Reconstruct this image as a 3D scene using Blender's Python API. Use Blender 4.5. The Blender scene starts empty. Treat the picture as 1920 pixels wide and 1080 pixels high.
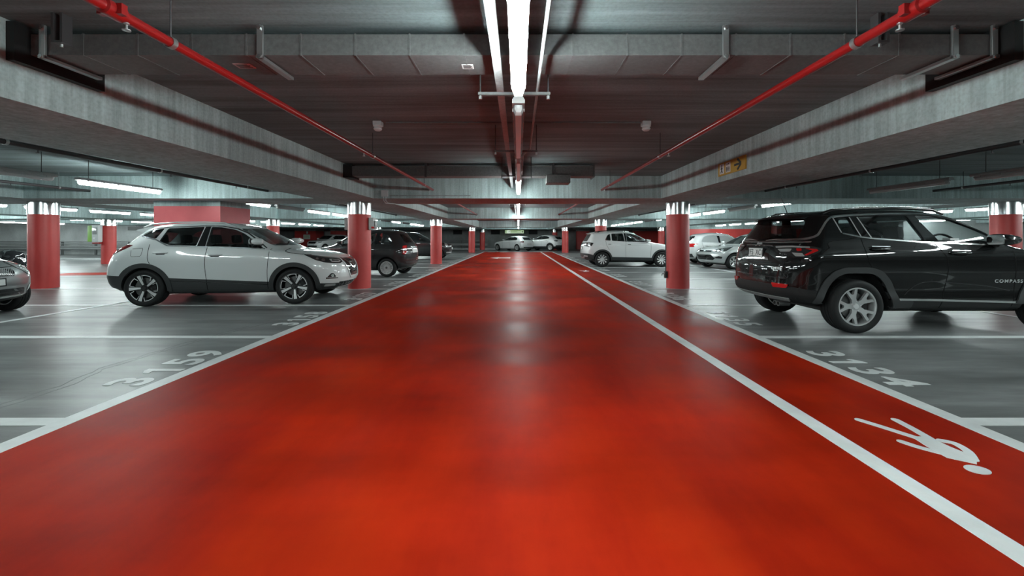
import bpy, bmesh, math, random, bisect
from mathutils import Vector, Matrix
from mathutils.bvhtree import BVHTree
from mathutils.geometry import delaunay_2d_cdt
random.seed(7)
PI = math.pi
scene = bpy.context.scene
COL = scene.collection
U = 1.25 / 1.21            # layout unit -> metres
CAMZ = 1.25

# ------------------------------------------------------------------ helpers
def link(o, parent=None):
    COL.objects.link(o)
    if parent is not None:
        o.parent = parent
    return o

def props(o, label=None, cat=None, group=None, kind=None):
    if label: o['label'] = label
    if cat: o['category'] = cat
    if group: o['group'] = group
    if kind: o['kind'] = kind
    return o

def empty(name, loc=(0, 0, 0), rz=0.0, scale=1.0, parent=None):
    o = bpy.data.objects.new(name, None)
    o.empty_display_size = 0.2
    o.location = loc
    o.rotation_euler = (0, 0, rz)
    o.scale = (scale,) * 3
    return link(o, parent)

def finish(bm, name, mat, parent=None, smooth=None, recalc=True):
    if recalc:
        bmesh.ops.recalc_face_normals(bm, faces=bm.faces)
    me = bpy.data.meshes.new(name)
    bm.to_mesh(me); bm.free()
    mats = mat if isinstance(mat, (list, tuple)) else [mat]
    for m in mats: me.materials.append(m)
    if smooth is not None:
        me.shade_smooth()
        if smooth < 180: me.set_sharp_from_angle(angle=math.radians(smooth))
    o = bpy.data.objects.new(name, me)
    return link(o, parent)

class G:
    """collects shapes into one mesh"""
    def __init__(s): s.bm = bmesh.new(); s.mi = 0
    def face(s, vs):
        try:
            f = s.bm.faces.new(vs); f.material_index = s.mi; return f
        except ValueError:
            return None
    def box(s, x0, x1, y0, y1, z0, z1, bev=0.0):
        vs = [s.bm.verts.new((x, y, z)) for z in (z0, z1) for y in (y0, y1) for x in (x0, x1)]
        fs = [s.face([vs[i] for i in q]) for q in
              ((0, 2, 3, 1), (4, 5, 7, 6), (0, 1, 5, 4), (2, 6, 7, 3), (0, 4, 6, 2), (1, 3, 7, 5))]
        if bev > 0:
            es = list({e for f in fs for e in f.edges})
            r = bmesh.ops.bevel(s.bm, geom=es, offset=bev, segments=2, affect='EDGES', profile=0.6)
            for f in r['faces']: f.material_index = s.mi
        return s
    def obox(s, c, dx, dy, dz, M=None, bev=0.0):
        n0 = len(s.bm.verts)
        s.box(-dx / 2, dx / 2, -dy / 2, dy / 2, -dz / 2, dz / 2, bev)
        s.bm.verts.ensure_lookup_table()
        T = Matrix.Translation(c) @ (M.to_4x4() if M else Matrix())
        for v in s.bm.verts[n0:]: v.co = T @ v.co
        return s
    def tube(s, pts, r, n=10, caps=True):
        pts = [Vector(p) for p in pts]
        rings = []
        for i, p in enumerate(pts):
            if i == 0: d = pts[1] - p
            elif i == len(pts) - 1: d = p - pts[i - 1]
            else: d = (pts[i + 1] - p).normalized() + (p - pts[i - 1]).normalized()
            d.normalize()
            up = Vector((0, 0, 1)) if abs(d.z) < 0.9 else Vector((0, 1, 0))
            a = d.cross(up).normalized(); b = d.cross(a).normalized()
            rr = r[i] if isinstance(r, (list, tuple)) else r
            rings.append([s.bm.verts.new(p + a * rr * math.cos(2 * PI * k / n) + b * rr * math.sin(2 * PI * k / n)) for k in range(n)])
        for i in range(len(rings) - 1):
            for k in range(n):
                s.face((rings[i][k], rings[i][(k + 1) % n], rings[i + 1][(k + 1) % n], rings[i + 1][k]))
        if caps:
            s.face(rings[0]); s.face(rings[-1])
        return s
    def lathe(s, prof, n=48, axis='z', c=(0, 0, 0), close=False):
        """prof: (r, h) list"""
        c = Vector(c); rings = []
        for r, h in prof:
            ring = []
            if r < 1e-6:
                p = Vector((0, 0, h)) if axis == 'z' else Vector((0, h, 0))
                ring = [s.bm.verts.new(c + p)] * n
            else:
                for k in range(n):
                    a = 2 * PI * k / n
                    p = Vector((r * math.cos(a), r * math.sin(a), h)) if axis == 'z' else Vector((r * math.cos(a), h, r * math.sin(a)))
                    ring.append(s.bm.verts.new(c + p))
            rings.append(ring)
        idx = list(range(len(rings) - 1))
        pairs = [(i, i + 1) for i in idx] + ([(len(rings) - 1, 0)] if close else [])
        for i, j in pairs:
            for k in range(n):
                vs = []
                for v in (rings[i][k], rings[i][(k + 1) % n], rings[j][(k + 1) % n], rings[j][k]):
                    if v not in vs: vs.append(v)
                if len(vs) > 2: s.face(vs)
        return s
    def prism(s, poly, fn0, fn1, smooth_fill=True):
        """2-D polygon -> two skins through fn0 / fn1 and walls"""
        vs, fs = cdt(poly)
        a = [s.bm.verts.new(fn0(p)) for p in vs]
        b = [s.bm.verts.new(fn1(p)) for p in vs]
        bnd = {}
        for f in fs:
            s.face([a[i] for i in f]); s.face([b[i] for i in reversed(f)])
            for k in range(3):
                e = (f[k], f[(k + 1) % 3]); bnd[e] = bnd.get(e, 0) + 1
        for (i, j) in list(bnd):
            if (j, i) not in bnd:
                s.face((a[j], a[i], b[i], b[j]))
        return s
    def obj(s, name, mat, parent=None, smooth=None, recalc=True):
        return finish(s.bm, name, mat, parent, smooth, recalc)

def cdt(poly, inner=()):
    pts = [Vector((p[0], p[1])) for p in poly]
    n = len(pts)
    edges = [(i, (i + 1) % n) for i in range(n)]
    vs = pts + [Vector((p[0], p[1])) for p in inner]
    r = delaunay_2d_cdt(vs, edges, [list(range(n))], 1, 1e-6)
    return [(v.x, v.y) for v in r[0]], [tuple(f) for f in r[2]]

def inside(p, poly):
    x, y = p; c = False; n = len(poly); j = n - 1
    for i in range(n):
        xi, yi = poly[i][0], poly[i][1]; xj, yj = poly[j][0], poly[j][1]
        if (yi > y) != (yj > y) and x < (xj - xi) * (y - yi) / (yj - yi) + xi: c = not c
        j = i
    return c

def rounded(poly, r=0.04, seg=4):
    out = []; n = len(poly)
    for i in range(n):
        p = Vector(poly[i][:2]); a = Vector(poly[i - 1][:2]); b = Vector(poly[(i + 1) % n][:2])
        rr = poly[i][2] if len(poly[i]) > 2 else r
        da = (a - p); db = (b - p)
        t = min(rr, da.length * 0.48, db.length * 0.48)
        if t < 1e-4: out.append((p.x, p.y)); continue
        p0 = p + da.normalized() * t; p1 = p + db.normalized() * t
        for k in range(seg + 1):
            u = k / seg
            q = p0 * (1 - u) ** 2 + p * 2 * u * (1 - u) + p1 * u * u
            out.append((q.x, q.y))
    return out

def densify(poly, step, closed=True):
    out = []; n = len(poly)
    for i in range(n if closed else n - 1):
        a = Vector(poly[i][:2]); b = Vector(poly[(i + 1) % n][:2])
        k = max(1, int(math.ceil((b - a).length / step)))
        for j in range(k):
            q = a.lerp(b, j / k); out.append((q.x, q.y))
    if not closed: out.append(tuple(poly[-1][:2]))
    return out

def strip_poly(line, w, closed=False):
    """polyline -> polygon of width w"""
    L = []; R = []
    n = len(line)
    for i in range(n):
        p = Vector(line[i][:2])
        if i == 0: d = Vector(line[1][:2]) - p
        elif i == n - 1: d = p - Vector(line[i - 1][:2])
        else: d = (Vector(line[i + 1][:2]) - p).normalized() + (p - Vector(line[i - 1][:2])).normalized()
        d.normalize(); nn = Vector((-d.y, d.x)) * w / 2
        L.append(tuple(p + nn)); R.append(tuple(p - nn))
    return L + R[::-1]

def smoothline(pts, seg=6):
    """catmull-rom through points"""
    out = []; n = len(pts)
    P = [Vector(p[:2]) for p in pts]
    for i in range(n - 1):
        p0 = P[max(i - 1, 0)]; p1 = P[i]; p2 = P[i + 1]; p3 = P[min(i + 2, n - 1)]
        for k in range(seg):
            t = k / seg
            q = 0.5 * ((2 * p1) + (p2 - p0) * t + (2 * p0 - 5 * p1 + 4 * p2 - p3) * t * t + (3 * p1 - p0 - 3 * p2 + p3) * t ** 3)
            out.append((q.x, q.y))
    out.append(tuple(P[-1]))
    return out

def lerp_tab(tab, x):
    if x <= tab[0][0]: return tab[0][1]
    for (a, b), (c, d) in zip(tab, tab[1:]):
        if x <= c:
            return b if c - a < 1e-9 else b + (d - b) * (x - a) / (c - a)
    return tab[-1][1]

def text_mesh(txt, size, bold=0.0, spacing=1.0, xscale=1.0):
    """flat text as bmesh, centred, in XY"""
    cu = bpy.data.curves.new('t', 'FONT')
    cu.body = txt; cu.size = size; cu.space_character = spacing
    cu.align_x = 'CENTER'; cu.align_y = 'CENTER'; cu.offset = bold
    cu.resolution_u = 4
    ob = bpy.data.objects.new('t', cu); COL.objects.link(ob)
    dg = bpy.context.evaluated_depsgraph_get()
    me = bpy.data.meshes.new_from_object(ob.evaluated_get(dg))
    bpy.data.objects.remove(ob); bpy.data.curves.remove(cu)
    bm = bmesh.new(); bm.from_mesh(me); bpy.data.meshes.remove(me)
    for f in bm.faces: f.smooth = False
    if xscale != 1:
        for v in bm.verts: v.co.x *= xscale
    return bm

def text_obj(name, txt, size, M, mat, parent, bold=0.0, spacing=1.0, thick=0.0, xscale=1.0):
    bm = text_mesh(txt, size, bold, spacing, xscale)
    if thick:
        r = bmesh.ops.extrude_face_region(bm, geom=bm.faces[:])
        for v in [g for g in r['geom'] if isinstance(g, bmesh.types.BMVert)]: v.co.z += thick
    bm.transform(M)
    return finish(bm, name, mat, parent)

# ------------------------------------------------------------------ materials
def new_mat(name):
    m = bpy.data.materials.new(name); m.use_nodes = True
    nt = m.node_tree; bs = nt.nodes['Principled BSDF']
    return m, nt, bs

def plain(name, col, rough=0.5, metal=0.0, coat=0.0, spec=0.5):
    m, nt, bs = new_mat(name)
    bs.inputs['Base Color'].default_value = (*col, 1)
    bs.inputs['Roughness'].default_value = rough
    bs.inputs['Metallic'].default_value = metal
    bs.inputs['Coat Weight'].default_value = coat
    bs.inputs['Coat Roughness'].default_value = 0.03
    bs.inputs['Specular IOR Level'].default_value = spec
    return m

def N(nt, t, **kw):
    n = nt.nodes.new(t)
    for k, v in kw.items():
        if hasattr(n, k): setattr(n, k, v)
        else: n.inputs[k].default_value = v
    return n

def noise(nt, scale=(1, 1, 1), nscale=1.0, detail=6.0, rough=0.6, coord='Object'):
    tc = N(nt, 'ShaderNodeTexCoord'); mp = N(nt, 'ShaderNodeMapping')
    mp.inputs['Scale'].default_value = scale
    nt.links.new(tc.outputs[coord], mp.inputs['Vector'])
    no = N(nt, 'ShaderNodeTexNoise'); no.inputs['Scale'].default_value = nscale
    no.inputs['Detail'].default_value = detail; no.inputs['Roughness'].default_value = rough
    nt.links.new(mp.outputs['Vector'], no.inputs['Vector'])
    return no.outputs['Fac']

def ramp(nt, src, stops):
    r = N(nt, 'ShaderNodeValToRGB')
    e = r.color_ramp.elements
    e[0].position = stops[0][0]; e[0].color = (*stops[0][1], 1)
    e[1].position = stops[-1][0]; e[1].color = (*stops[-1][1], 1)
    for p, c in stops[1:-1]:
        q = e.new(p); q.color = (*c, 1)
    nt.links.new(src, r.inputs['Fac'])
    return r.outputs['Color']

def mix(nt, a, b, fac, mode='MIX'):
    m = N(nt, 'ShaderNodeMix', data_type='RGBA', blend_type=mode)
    for sock, v in ((m.inputs[6], a), (m.inputs[7], b)):
        if isinstance(v, tuple): sock.default_value = (*v, 1)
        else: nt.links.new(v, sock)
    if isinstance(fac, float): m.inputs[0].default_value = fac
    else: nt.links.new(fac, m.inputs[0])
    return m.outputs[2]

def g3(v): return (v * 0.97, v * 1.005, v * 1.0)

def concrete(name, lo, hi, streak=(1, 1, 1), tint=(1, 1, 1), bump=0.15, rough=0.75, sn=3.0, panel=None):
    m, nt, bs = new_mat(name)
    a = noise(nt, streak, sn, 8, 0.65)
    b = noise(nt, (1, 1, 1), 0.7, 4, 0.5)
    c = noise(nt, (1, 1, 1), 40, 3, 0.6)
    T = lambda v: tuple(x * t for x, t in zip(g3(v), tint))
    col = ramp(nt, a, [(0.3, T(lo)), (0.7, T(hi))])
    col2 = ramp(nt, b, [(0.3, (0.72, 0.72, 0.72)), (0.7, (1.12, 1.12, 1.12))])
    col = mix(nt, col, col2, 1.0, 'MULTIPLY')
    col3 = ramp(nt, c, [(0.25, (0.8, 0.8, 0.8)), (0.6, (1.04, 1.04, 1.04))])
    col = mix(nt, col, col3, 1.0, 'MULTIPLY')
    nt.links.new(col, bs.inputs['Base Color'])
    bs.inputs['Roughness'].default_value = rough
    bp = N(nt, 'ShaderNodeBump'); bp.inputs['Strength'].default_value = bump; bp.inputs['Distance'].default_value = 0.02
    nt.links.new(a, bp.inputs['Height']); nt.links.new(bp.outputs['Normal'], bs.inputs['Normal'])
    return m

def epoxy(name, stops, rlo, rhi, scale=(1, 1, 1), bump=0.03, cracks=False, coat=0.0, blotch=(0.75, 1.1), spec=0.5, ior=1.5):
    m, nt, bs = new_mat(name)
    bs.inputs['Specular IOR Level'].default_value = spec; bs.inputs['IOR'].default_value = ior
    a = noise(nt, scale, 0.9, 8, 0.62)
    b = noise(nt, (0.35, 0.9, 1), 1.1, 5, 0.55)
    c = noise(nt, (1, 1, 1), 55, 3, 0.6)
    col = ramp(nt, a, stops)
    k = ramp(nt, b, [(0.3, (blotch[0],) * 3), (0.65, (blotch[1],) * 3)])
    col = mix(nt, col, k, 1.0, 'MULTIPLY')
    if cracks:
        tc = N(nt, 'ShaderNodeTexCoord'); mp = N(nt, 'ShaderNodeMapping'); mp.inputs['Rotation'].default_value = (0, 0, 0.9); mp.inputs['Scale'].default_value = (0.22, 0.10, 1)
        nt.links.new(tc.outputs['Object'], mp.inputs['Vector'])
        nn = N(nt, 'ShaderNodeTexNoise'); nn.inputs['Scale'].default_value = 1.0; nn.inputs['Detail'].default_value = 7; nn.inputs['Roughness'].default_value = 0.42
        nt.links.new(mp.outputs['Vector'], nn.inputs['Vector']); wn = nn.outputs['Fac']
        cr = ramp(nt, wn, [(0.4992, (1, 1, 1)), (0.5, (0.35, 0.35, 0.35)), (0.5008, (1, 1, 1))])
        sc = noise(nt, (1, 1, 1), 0.8, 4, 0.6)
        msk = ramp(nt, sc, [(0.48, (0, 0, 0)), (0.6, (1, 1, 1))])
        col = mix(nt, col, mix(nt, col, cr, 1.0, 'MULTIPLY'), msk)
    nt.links.new(col, bs.inputs['Base Color'])
    rr = N(nt, 'ShaderNodeMapRange'); rr.inputs['From Min'].default_value = 0.3; rr.inputs['From Max'].default_value = 0.7
    rr.inputs['To Min'].default_value = rlo; rr.inputs['To Max'].default_value = rhi
    nt.links.new(b, rr.inputs['Value']); nt.links.new(rr.outputs['Result'], bs.inputs['Roughness'])
    bs.inputs['Coat Weight'].default_value = coat
    bs.inputs['Coat Roughness'].default_value = 0.12
    if bump:
        bp = N(nt, 'ShaderNodeBump'); bp.inputs['Strength'].default_value = bump; bp.inputs['Distance'].default_value = 0.01
        nt.links.new(c, bp.inputs['Height']); nt.links.new(bp.outputs['Normal'], bs.inputs['Normal'])
    return m

def emit(name, col, strength):
    m, nt, bs = new_mat(name)
    bs.inputs['Base Color'].default_value = (0.8, 0.8, 0.8, 1)
    bs.inputs['Emission Color'].default_value = (*col, 1)
    bs.inputs['Emission Strength'].default_value = strength
    return m

def glass(name, tint, refl=1.0):
    m = bpy.data.materials.new(name); m.use_nodes = True
    nt = m.node_tree; nt.nodes.clear()
    out = N(nt, 'ShaderNodeOutputMaterial'); mx = N(nt, 'ShaderNodeMixShader')
    tr = N(nt, 'ShaderNodeBsdfTransparent'); tr.inputs['Color'].default_value = (*tint, 1)
    gl = N(nt, 'ShaderNodeBsdfGlossy'); gl.inputs['Roughness'].default_value = 0.015
    gl.inputs['Color'].default_value = (refl,) * 3 + (1,)
    lw = N(nt, 'ShaderNodeLayerWeight'); lw.inputs['Blend'].default_value = 0.5
    pw = N(nt, 'ShaderNodeMath', operation='POWER'); pw.inputs[1].default_value = 4.0
    nt.links.new(lw.outputs['Facing'], pw.inputs[0])
    fr = N(nt, 'ShaderNodeMath', operation='MULTIPLY_ADD'); fr.inputs[1].default_value = 0.9; fr.inputs[2].default_value = 0.035
    nt.links.new(pw.outputs[0], fr.inputs[0])
    nt.links.new(fr.outputs[0], mx.inputs[0]); nt.links.new(tr.outputs[0], mx.inputs[1]); nt.links.new(gl.outputs[0], mx.inputs[2])
    nt.links.new(mx.outputs[0], out.inputs['Surface'])
    return m

LAMP_E = 36.0
M = {}
M['floor'] = epoxy('grey_epoxy', [(0.32, g3(0.11)), (0.5, g3(0.18)), (0.68, g3(0.27))], 0.285, 0.42, (0.7, 4.0, 1), 0.0, False, 0.0, (0.78, 1.12), 0.5, 1.36)
M['red_floor'] = epoxy('red_epoxy', [(0.3, (0.29, 0.009, 0.003)), (0.55, (0.43, 0.020, 0.004)), (0.75, (0.51, 0.032, 0.005))], 0.34, 0.52, (1.6, 0.5, 1), 0.0, False, 0.0, (0.50, 1.06), 0.5, 1.12)
M['paint'] = epoxy('white_road_paint', [(0.3, g3(0.66)), (0.6, g3(0.82)), (0.8, g3(0.88))], 0.35, 0.5, (3, 3, 1), 0.1, False, 0.0, (0.85, 1.05))
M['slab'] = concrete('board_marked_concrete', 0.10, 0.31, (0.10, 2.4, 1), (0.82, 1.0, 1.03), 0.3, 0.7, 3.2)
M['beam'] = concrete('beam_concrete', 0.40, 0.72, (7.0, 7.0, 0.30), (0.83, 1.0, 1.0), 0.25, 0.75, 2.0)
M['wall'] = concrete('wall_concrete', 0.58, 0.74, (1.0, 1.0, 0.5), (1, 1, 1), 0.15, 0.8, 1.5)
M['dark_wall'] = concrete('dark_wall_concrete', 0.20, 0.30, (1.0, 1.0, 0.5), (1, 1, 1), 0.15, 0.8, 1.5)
M['red_paint'] = epoxy('red_wall_paint', [(0.3, (0.50, 0.045, 0.042)), (0.7, (0.58, 0.058, 0.052))], 0.38, 0.5, (2, 2, 2), 0.05, False, 0.0, (0.92, 1.05))
M['pier_lit_paint'] = epoxy('pier_lit_red_paint', [(0.3, (0.56, 0.10, 0.11)), (0.7, (0.64, 0.13, 0.14))], 0.38, 0.5, (2, 2, 2), 0.05, False, 0.0, (0.92, 1.05))  # column red made paler: lamp glow on the pier put into the colour
M['steel'] = plain('brushed_steel', (0.62, 0.64, 0.64), 0.22, 1.0)
M['galv'] = concrete('galvanised_steel', 0.30, 0.42, (3, 3, 3), (1, 1, 1), 0.05, 0.42, 6)
M['galv_dark'] = concrete('dull_duct_steel', 0.10, 0.15, (3, 3, 3), (1, 1, 1), 0.05, 0.45, 8)
M['bracket'] = plain('zinc_bracket', (0.55, 0.57, 0.57), 0.3, 0.9)
M['red_pipe'] = plain('red_pipe_paint', (0.23, 0.007, 0.007), 0.28, 0.0, 0.3)
M['dark_pipe'] = plain('dark_and_shaded_metal', (0.045, 0.042, 0.044), 0.4)  # dark metal; on the bay pipes, shade put into a red pipe's colour
M['black'] = plain('black_plastic', (0.014, 0.0145, 0.015), 0.5, 0, 0, 0.3)
M['clad'] = plain('dark_grey_cladding', (0.036, 0.038, 0.039), 0.5, 0, 0, 0.35)
M['gloss_black'] = plain('gloss_black', (0.008, 0.008, 0.009), 0.08, 0, 0.5)
M['rubber'] = plain('tyre_rubber', (0.017, 0.0175, 0.018), 0.6, 0, 0, 0.2)
M['alloy'] = plain('machined_alloy', (0.74, 0.75, 0.75), 0.35, 0.55, 0.3)
M['alloy_soft'] = plain('silver_painted_alloy', (0.52, 0.53, 0.53), 0.34, 0.55, 0.4)
M['alloy_dark'] = plain('black_alloy', (0.02, 0.02, 0.021), 0.3, 0.2, 0.3)
M['chrome'] = plain('chrome', (0.85, 0.86, 0.86), 0.2, 1.0)
M['disc'] = plain('brake_steel', (0.13, 0.13, 0.13), 0.45, 0.8)
M['white_car'] = plain('white_car_paint', (0.62, 0.65, 0.65), 0.32, 0.0, 1.0)
M['white_car_b'] = plain('warm_white_car_paint', (0.66, 0.67, 0.67), 0.32, 0.0, 1.0)
M['silver_car'] = plain('silver_car_paint', (0.36, 0.37, 0.37), 0.3, 0.75, 1.0)
M['light_silver_car'] = plain('light_silver_car_paint', (0.55, 0.57, 0.57), 0.3, 0.5, 1.0)
M['black_car'] = plain('black_car_paint', (0.004, 0.004, 0.0042), 0.4, 0.0, 1.0, 0.05)
M['charcoal_car'] = plain('charcoal_car_paint', (0.018, 0.018, 0.019), 0.4, 0.0, 1.0, 0.1)
M['glass_clear'] = glass('clear_car_glass', (0.93, 0.95, 0.95))
M['glass_mid'] = glass('tinted_car_glass', (0.74, 0.76, 0.76))
M['glass_dark'] = glass('privacy_car_glass', (0.50, 0.52, 0.52))
M['glass_solid'] = plain('dark_car_glass', (0.012, 0.013, 0.013), 0.04, 0, 0.0, 0.6)
M['seat'] = plain('dark_seat_cloth', (0.03, 0.03, 0.031), 0.85)
M['seat_grey'] = plain('grey_seat_cloth', (0.07, 0.072, 0.072), 0.8)
M['trim_dark'] = plain('dark_cabin_trim', (0.025, 0.025, 0.026), 0.6)
M['seam'] = plain('panel_gap', (0.005, 0.005, 0.005), 0.8, 0, 0, 0.1)
M['lamp_red'] = plain('red_lamp_lens', (0.50, 0.012, 0.012), 0.1, 0, 0.6)
M['lamp_red_dark'] = plain('dark_red_lamp_lens', (0.10, 0.006, 0.007), 0.08, 0, 0.6)
M['lamp_clear'] = plain('clear_lamp_lens', (0.55, 0.57, 0.57), 0.12, 0.5, 0.8)
M['lamp_dark'] = plain('dark_headlamp', (0.03, 0.031, 0.032), 0.1, 0.2, 0.8)
M['plate'] = plain('number_plate', (0.62, 0.63, 0.62), 0.4)
M['ink'] = plain('plate_ink', (0.02, 0.02, 0.02), 0.5)
M['tube_on'] = emit('lit_tube', (0.87, 1.0, 0.99), LAMP_E)
M['tube_bright'] = emit('lit_strong_tube', (0.87, 1.0, 0.99), 88.0)  # same kind of tube, strength raised to brighten the near aisle floor
M['tube_side'] = emit('lit_bay_tube', (0.87, 1.0, 0.99), 63.0)
M['tube_off'] = plain('unlit_diffuser', (0.52, 0.54, 0.54), 0.22, 0, 0.3)
M['housing'] = plain('lamp_housing', (0.42, 0.43, 0.43), 0.4)
M['yellow'] = plain('yellow_sign', (0.55, 0.33, 0.035), 0.4)
M['sign_white'] = plain('sign_white', (0.75, 0.76, 0.76), 0.4)
M['green'] = plain('green_sign', (0.20, 0.42, 0.06), 0.4)
M['green_lit'] = emit('lit_green_sign', (0.26, 0.42, 0.14), 0.35)
M['sign_lit'] = emit('lit_sign_symbol', (0.8, 0.95, 0.8), 0.5)
M['white_box'] = plain('white_enclosure', (0.55, 0.57, 0.57), 0.45)
M['door'] = plain('pale_door_paint', (0.52, 0.55, 0.55), 0.5)
M['sticker'] = plain('paper_sticker', (0.62, 0.63, 0.63), 0.6)
M['sticker_pink'] = plain('pink_sticker', (0.55, 0.33, 0.33), 0.6)
# ------------------------------------------------------------------ the setting
CEIL = (1.21 + 1.357) * U
SOFF = (1.21 + 0.866) * U
AX0, AX1 = -2.95 * U, 2.90 * U       # red aisle
FAR = 35.3 * U

def slab(name, x0, x1, y0, y1, z0, z1, mat, parent=None, kind='structure', bev=0.0):
    o = G().box(x0, x1, y0, y1, z0, z1, bev).obj(name, mat, parent)
    if kind and parent is None: o['kind'] = kind
    return o

floor = slab('floor', -40, 40, -12, 52, -0.3, 0.0, M['floor'])
floor['label'] = 'glossy grey epoxy garage floor of the parking bays'
o = slab('aisle_coating', AX0, AX1, -12, FAR, -0.05, 0.0015, M['red_floor'], floor); o['label'] = 'glossy red coating of the driving aisle'

def pline(name, x0, x1, y0, y1, label=None, z=0.0035):
    o = slab(name, x0, x1, y0, y1, -0.02, z, M['paint'], floor)
    if label: o['label'] = label
    return o

pline('edge_line', -3.04 * U, -2.91 * U, -6, FAR, 'white line along the left edge of the red aisle', 0.0042)
pline('edge_line', 2.85 * U, 2.97 * U, -6, FAR, 'white line along the right edge of the walkway', 0.0042)
pline('walkway_line', 1.855 * U, 1.975 * U, -6, FAR, 'white line between red driving lane and red walkway', 0.0042)
LINES = [2.70, 5.01, 7.36, 9.71, 12.06, 14.41, 16.76, 19.1, 21.45, 23.8, 26.15, 28.5, 30.85]
for z in LINES:
    w = 0.055
    pline('bay_line', -12.0 * U, -2.99 * U, (z - w) * U, (z + w) * U)
    pline('bay_line', 2.92 * U, 12.2 * U, (z - w) * U, (z + w) * U)
pline('bay_end_line', -7.46 * U, -7.36 * U, 2.7 * U, 30.85 * U, 'white line across the inner ends of the left bays', 0.0048)
pline('bay_end_line', 7.56 * U, 7.66 * U, 2.7 * U, 30.85 * U, 'white line across the inner ends of the right bays', 0.0048)
for x0, x1 in ((-2.6, -2.0), (-1.6, -0.9), (-0.4, 0.5), (0.9, 1.8)):
    pline('give_way_dash', x0 * U, x1 * U, 34.85 * U, 35.25 * U)

def floor_text(txt, x, y, left, label):
    X, Y = (Vector((0, 1, 0)), Vector((-1, 0, 0))) if left else (Vector((0, -1, 0)), Vector((1, 0, 0)))
    Mx = Matrix.Translation((x, y, 0.002)) @ Matrix((X, Y, (0, 0, 1))).transposed().to_4x4()
    bm = bmesh.new()
    for i, ch in enumerate(txt):
        cx = (i - 1.5) * 0.288
        if ch == '1':
            g = G(); g.prism([(-0.01, -0.172), (0.055, -0.172), (0.055, 0.172), (0.0, 0.172), (-0.075, 0.115), (-0.075, 0.06), (-0.01, 0.085)],
                             lambda p: (p[0], p[1], 0.0), lambda p: (p[0], p[1], 0.002)); b = g.bm
        else:
            b = text_mesh(ch, 0.475, 0.012)
            r = bmesh.ops.extrude_face_region(b, geom=b.faces[:])
            for v in [q for q in r['geom'] if isinstance(q, bmesh.types.BMVert)]: v.co.z += 0.002
            for f in b.faces: f.smooth = False
        b.transform(Matrix.Translation((cx, 0, 0)))
        me = bpy.data.meshes.new('t'); b.to_mesh(me); b.free(); bm.from_mesh(me); bpy.data.meshes.remove(me)
    bm.transform(Mx)
    o = finish(bm, 'bay_number', M['paint'], floor)
    o['label'] = label
for k in range(12):
    zc = (LINES[k] + 1.17) * U
    floor_text(str(3159 - k), -3.235 * U, zc, True, 'white number %d painted in the left bay' % (3159 - k))
    floor_text(str(3134 + k), 3.2 * U, zc, False, 'white number %d painted in the right bay' % (3134 + k))

def pedestrian(dx, dy, label):
    g = G()
    def pr(poly, z): g.prism([(a + dx, b + dy) for a, b in poly], lambda p: (p[0], p[1], 0.002), lambda p: (p[0], p[1], z))
    def limb(pts, w, z):
        base = strip_poly(smoothline(pts, 5), w)
        pr(base, z)
        for c in (pts[0], pts[-1]):
            pr([(c[0] + w / 2 * math.cos(a), c[1] + w / 2 * math.sin(a)) for a in [2 * PI * k / 14 for k in range(14)]], z - 0.0002)
    limb([(2.335, 2.815), (2.41, 2.69), (2.50, 2.53)], 0.052, 0.0041)
    limb([(2.585, 2.815), (2.575, 2.68), (2.55, 2.52)], 0.052, 0.0044)
    limb([(2.345, 2.515), (2.39, 2.44), (2.50, 2.33)], 0.046, 0.0047)
    limb([(2.60, 2.525), (2.645, 2.49), (2.625, 2.40), (2.56, 2.31)], 0.046, 0.0050)
    pr([(2.465, 2.575), (2.575, 2.575), (2.575, 2.45), (2.60, 2.33), (2.525, 2.262), (2.43, 2.33), (2.44, 2.45)], 0.0053)
    pr([(2.468 + 0.058 * math.cos(a), 2.208 + 0.045 * math.sin(a)) for a in [2 * PI * k / 28 for k in range(28)]], 0.0053)
    o = g.obj('pedestrian_symbol', M['paint'], floor); o['label'] = label
pedestrian(0, 0, 'white walking-person symbol painted on the red walkway, close by')
pedestrian(0, 13.0, 'white walking-person symbol far along the red walkway')
g = G()
g.prism([(-0.5, 25.2), (-0.5, 26.0), (-1.25, 26.0), (-1.25, 26.5), (-1.75, 25.6), (-1.25, 24.7), (-1.25, 25.2)],
        lambda p: (p[0], p[1], 0.001), lambda p: (p[0], p[1], 0.0045))
o = g.obj('direction_arrow', M['paint'], floor); o['label'] = 'white arrow painted on the far end of the red aisle'

CR = [(-3.83, 2.6), (-3.81, 3.02), (-3.80, 3.49), (-3.95, 3.94), (-3.93, 4.28), (-3.90, 4.76), (-3.86, 5.07), (-3.79, 5.6), (-3.55, 6.5)]
rr = random.Random(3)
for off, amp, lab in ((0.0, 0.02, 'hairline crack in the near left bay floor'), (-0.07, 0.03, None)):
    pts = [(x + off + rr.uniform(-amp, amp), y + rr.uniform(-0.04, 0.04)) for x, y in densify(CR, 0.12, False)]
    if off: pts = pts[4:-6]
    g = G(); g.prism(strip_poly(pts, 0.006), lambda p: (p[0], p[1], -0.01), lambda p: (p[0], p[1], 0.0012))
    o = g.obj('floor_crack', M['dark_wall'], floor)
    if lab: o['label'] = lab
g = G(); g.prism(rounded([(-15.9, 13.4), (-13.6, 13.9), (-13.7, 15.0), (-16.0, 14.6)], 0.2), lambda p: (p[0], p[1], -0.01), lambda p: (p[0], p[1], 0.0016))
g.obj('red_floor_patch', M['red_floor'], floor)['label'] = 'red patch on the grey floor behind the far bays'  # flat red patch in the aisle floor material
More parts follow.
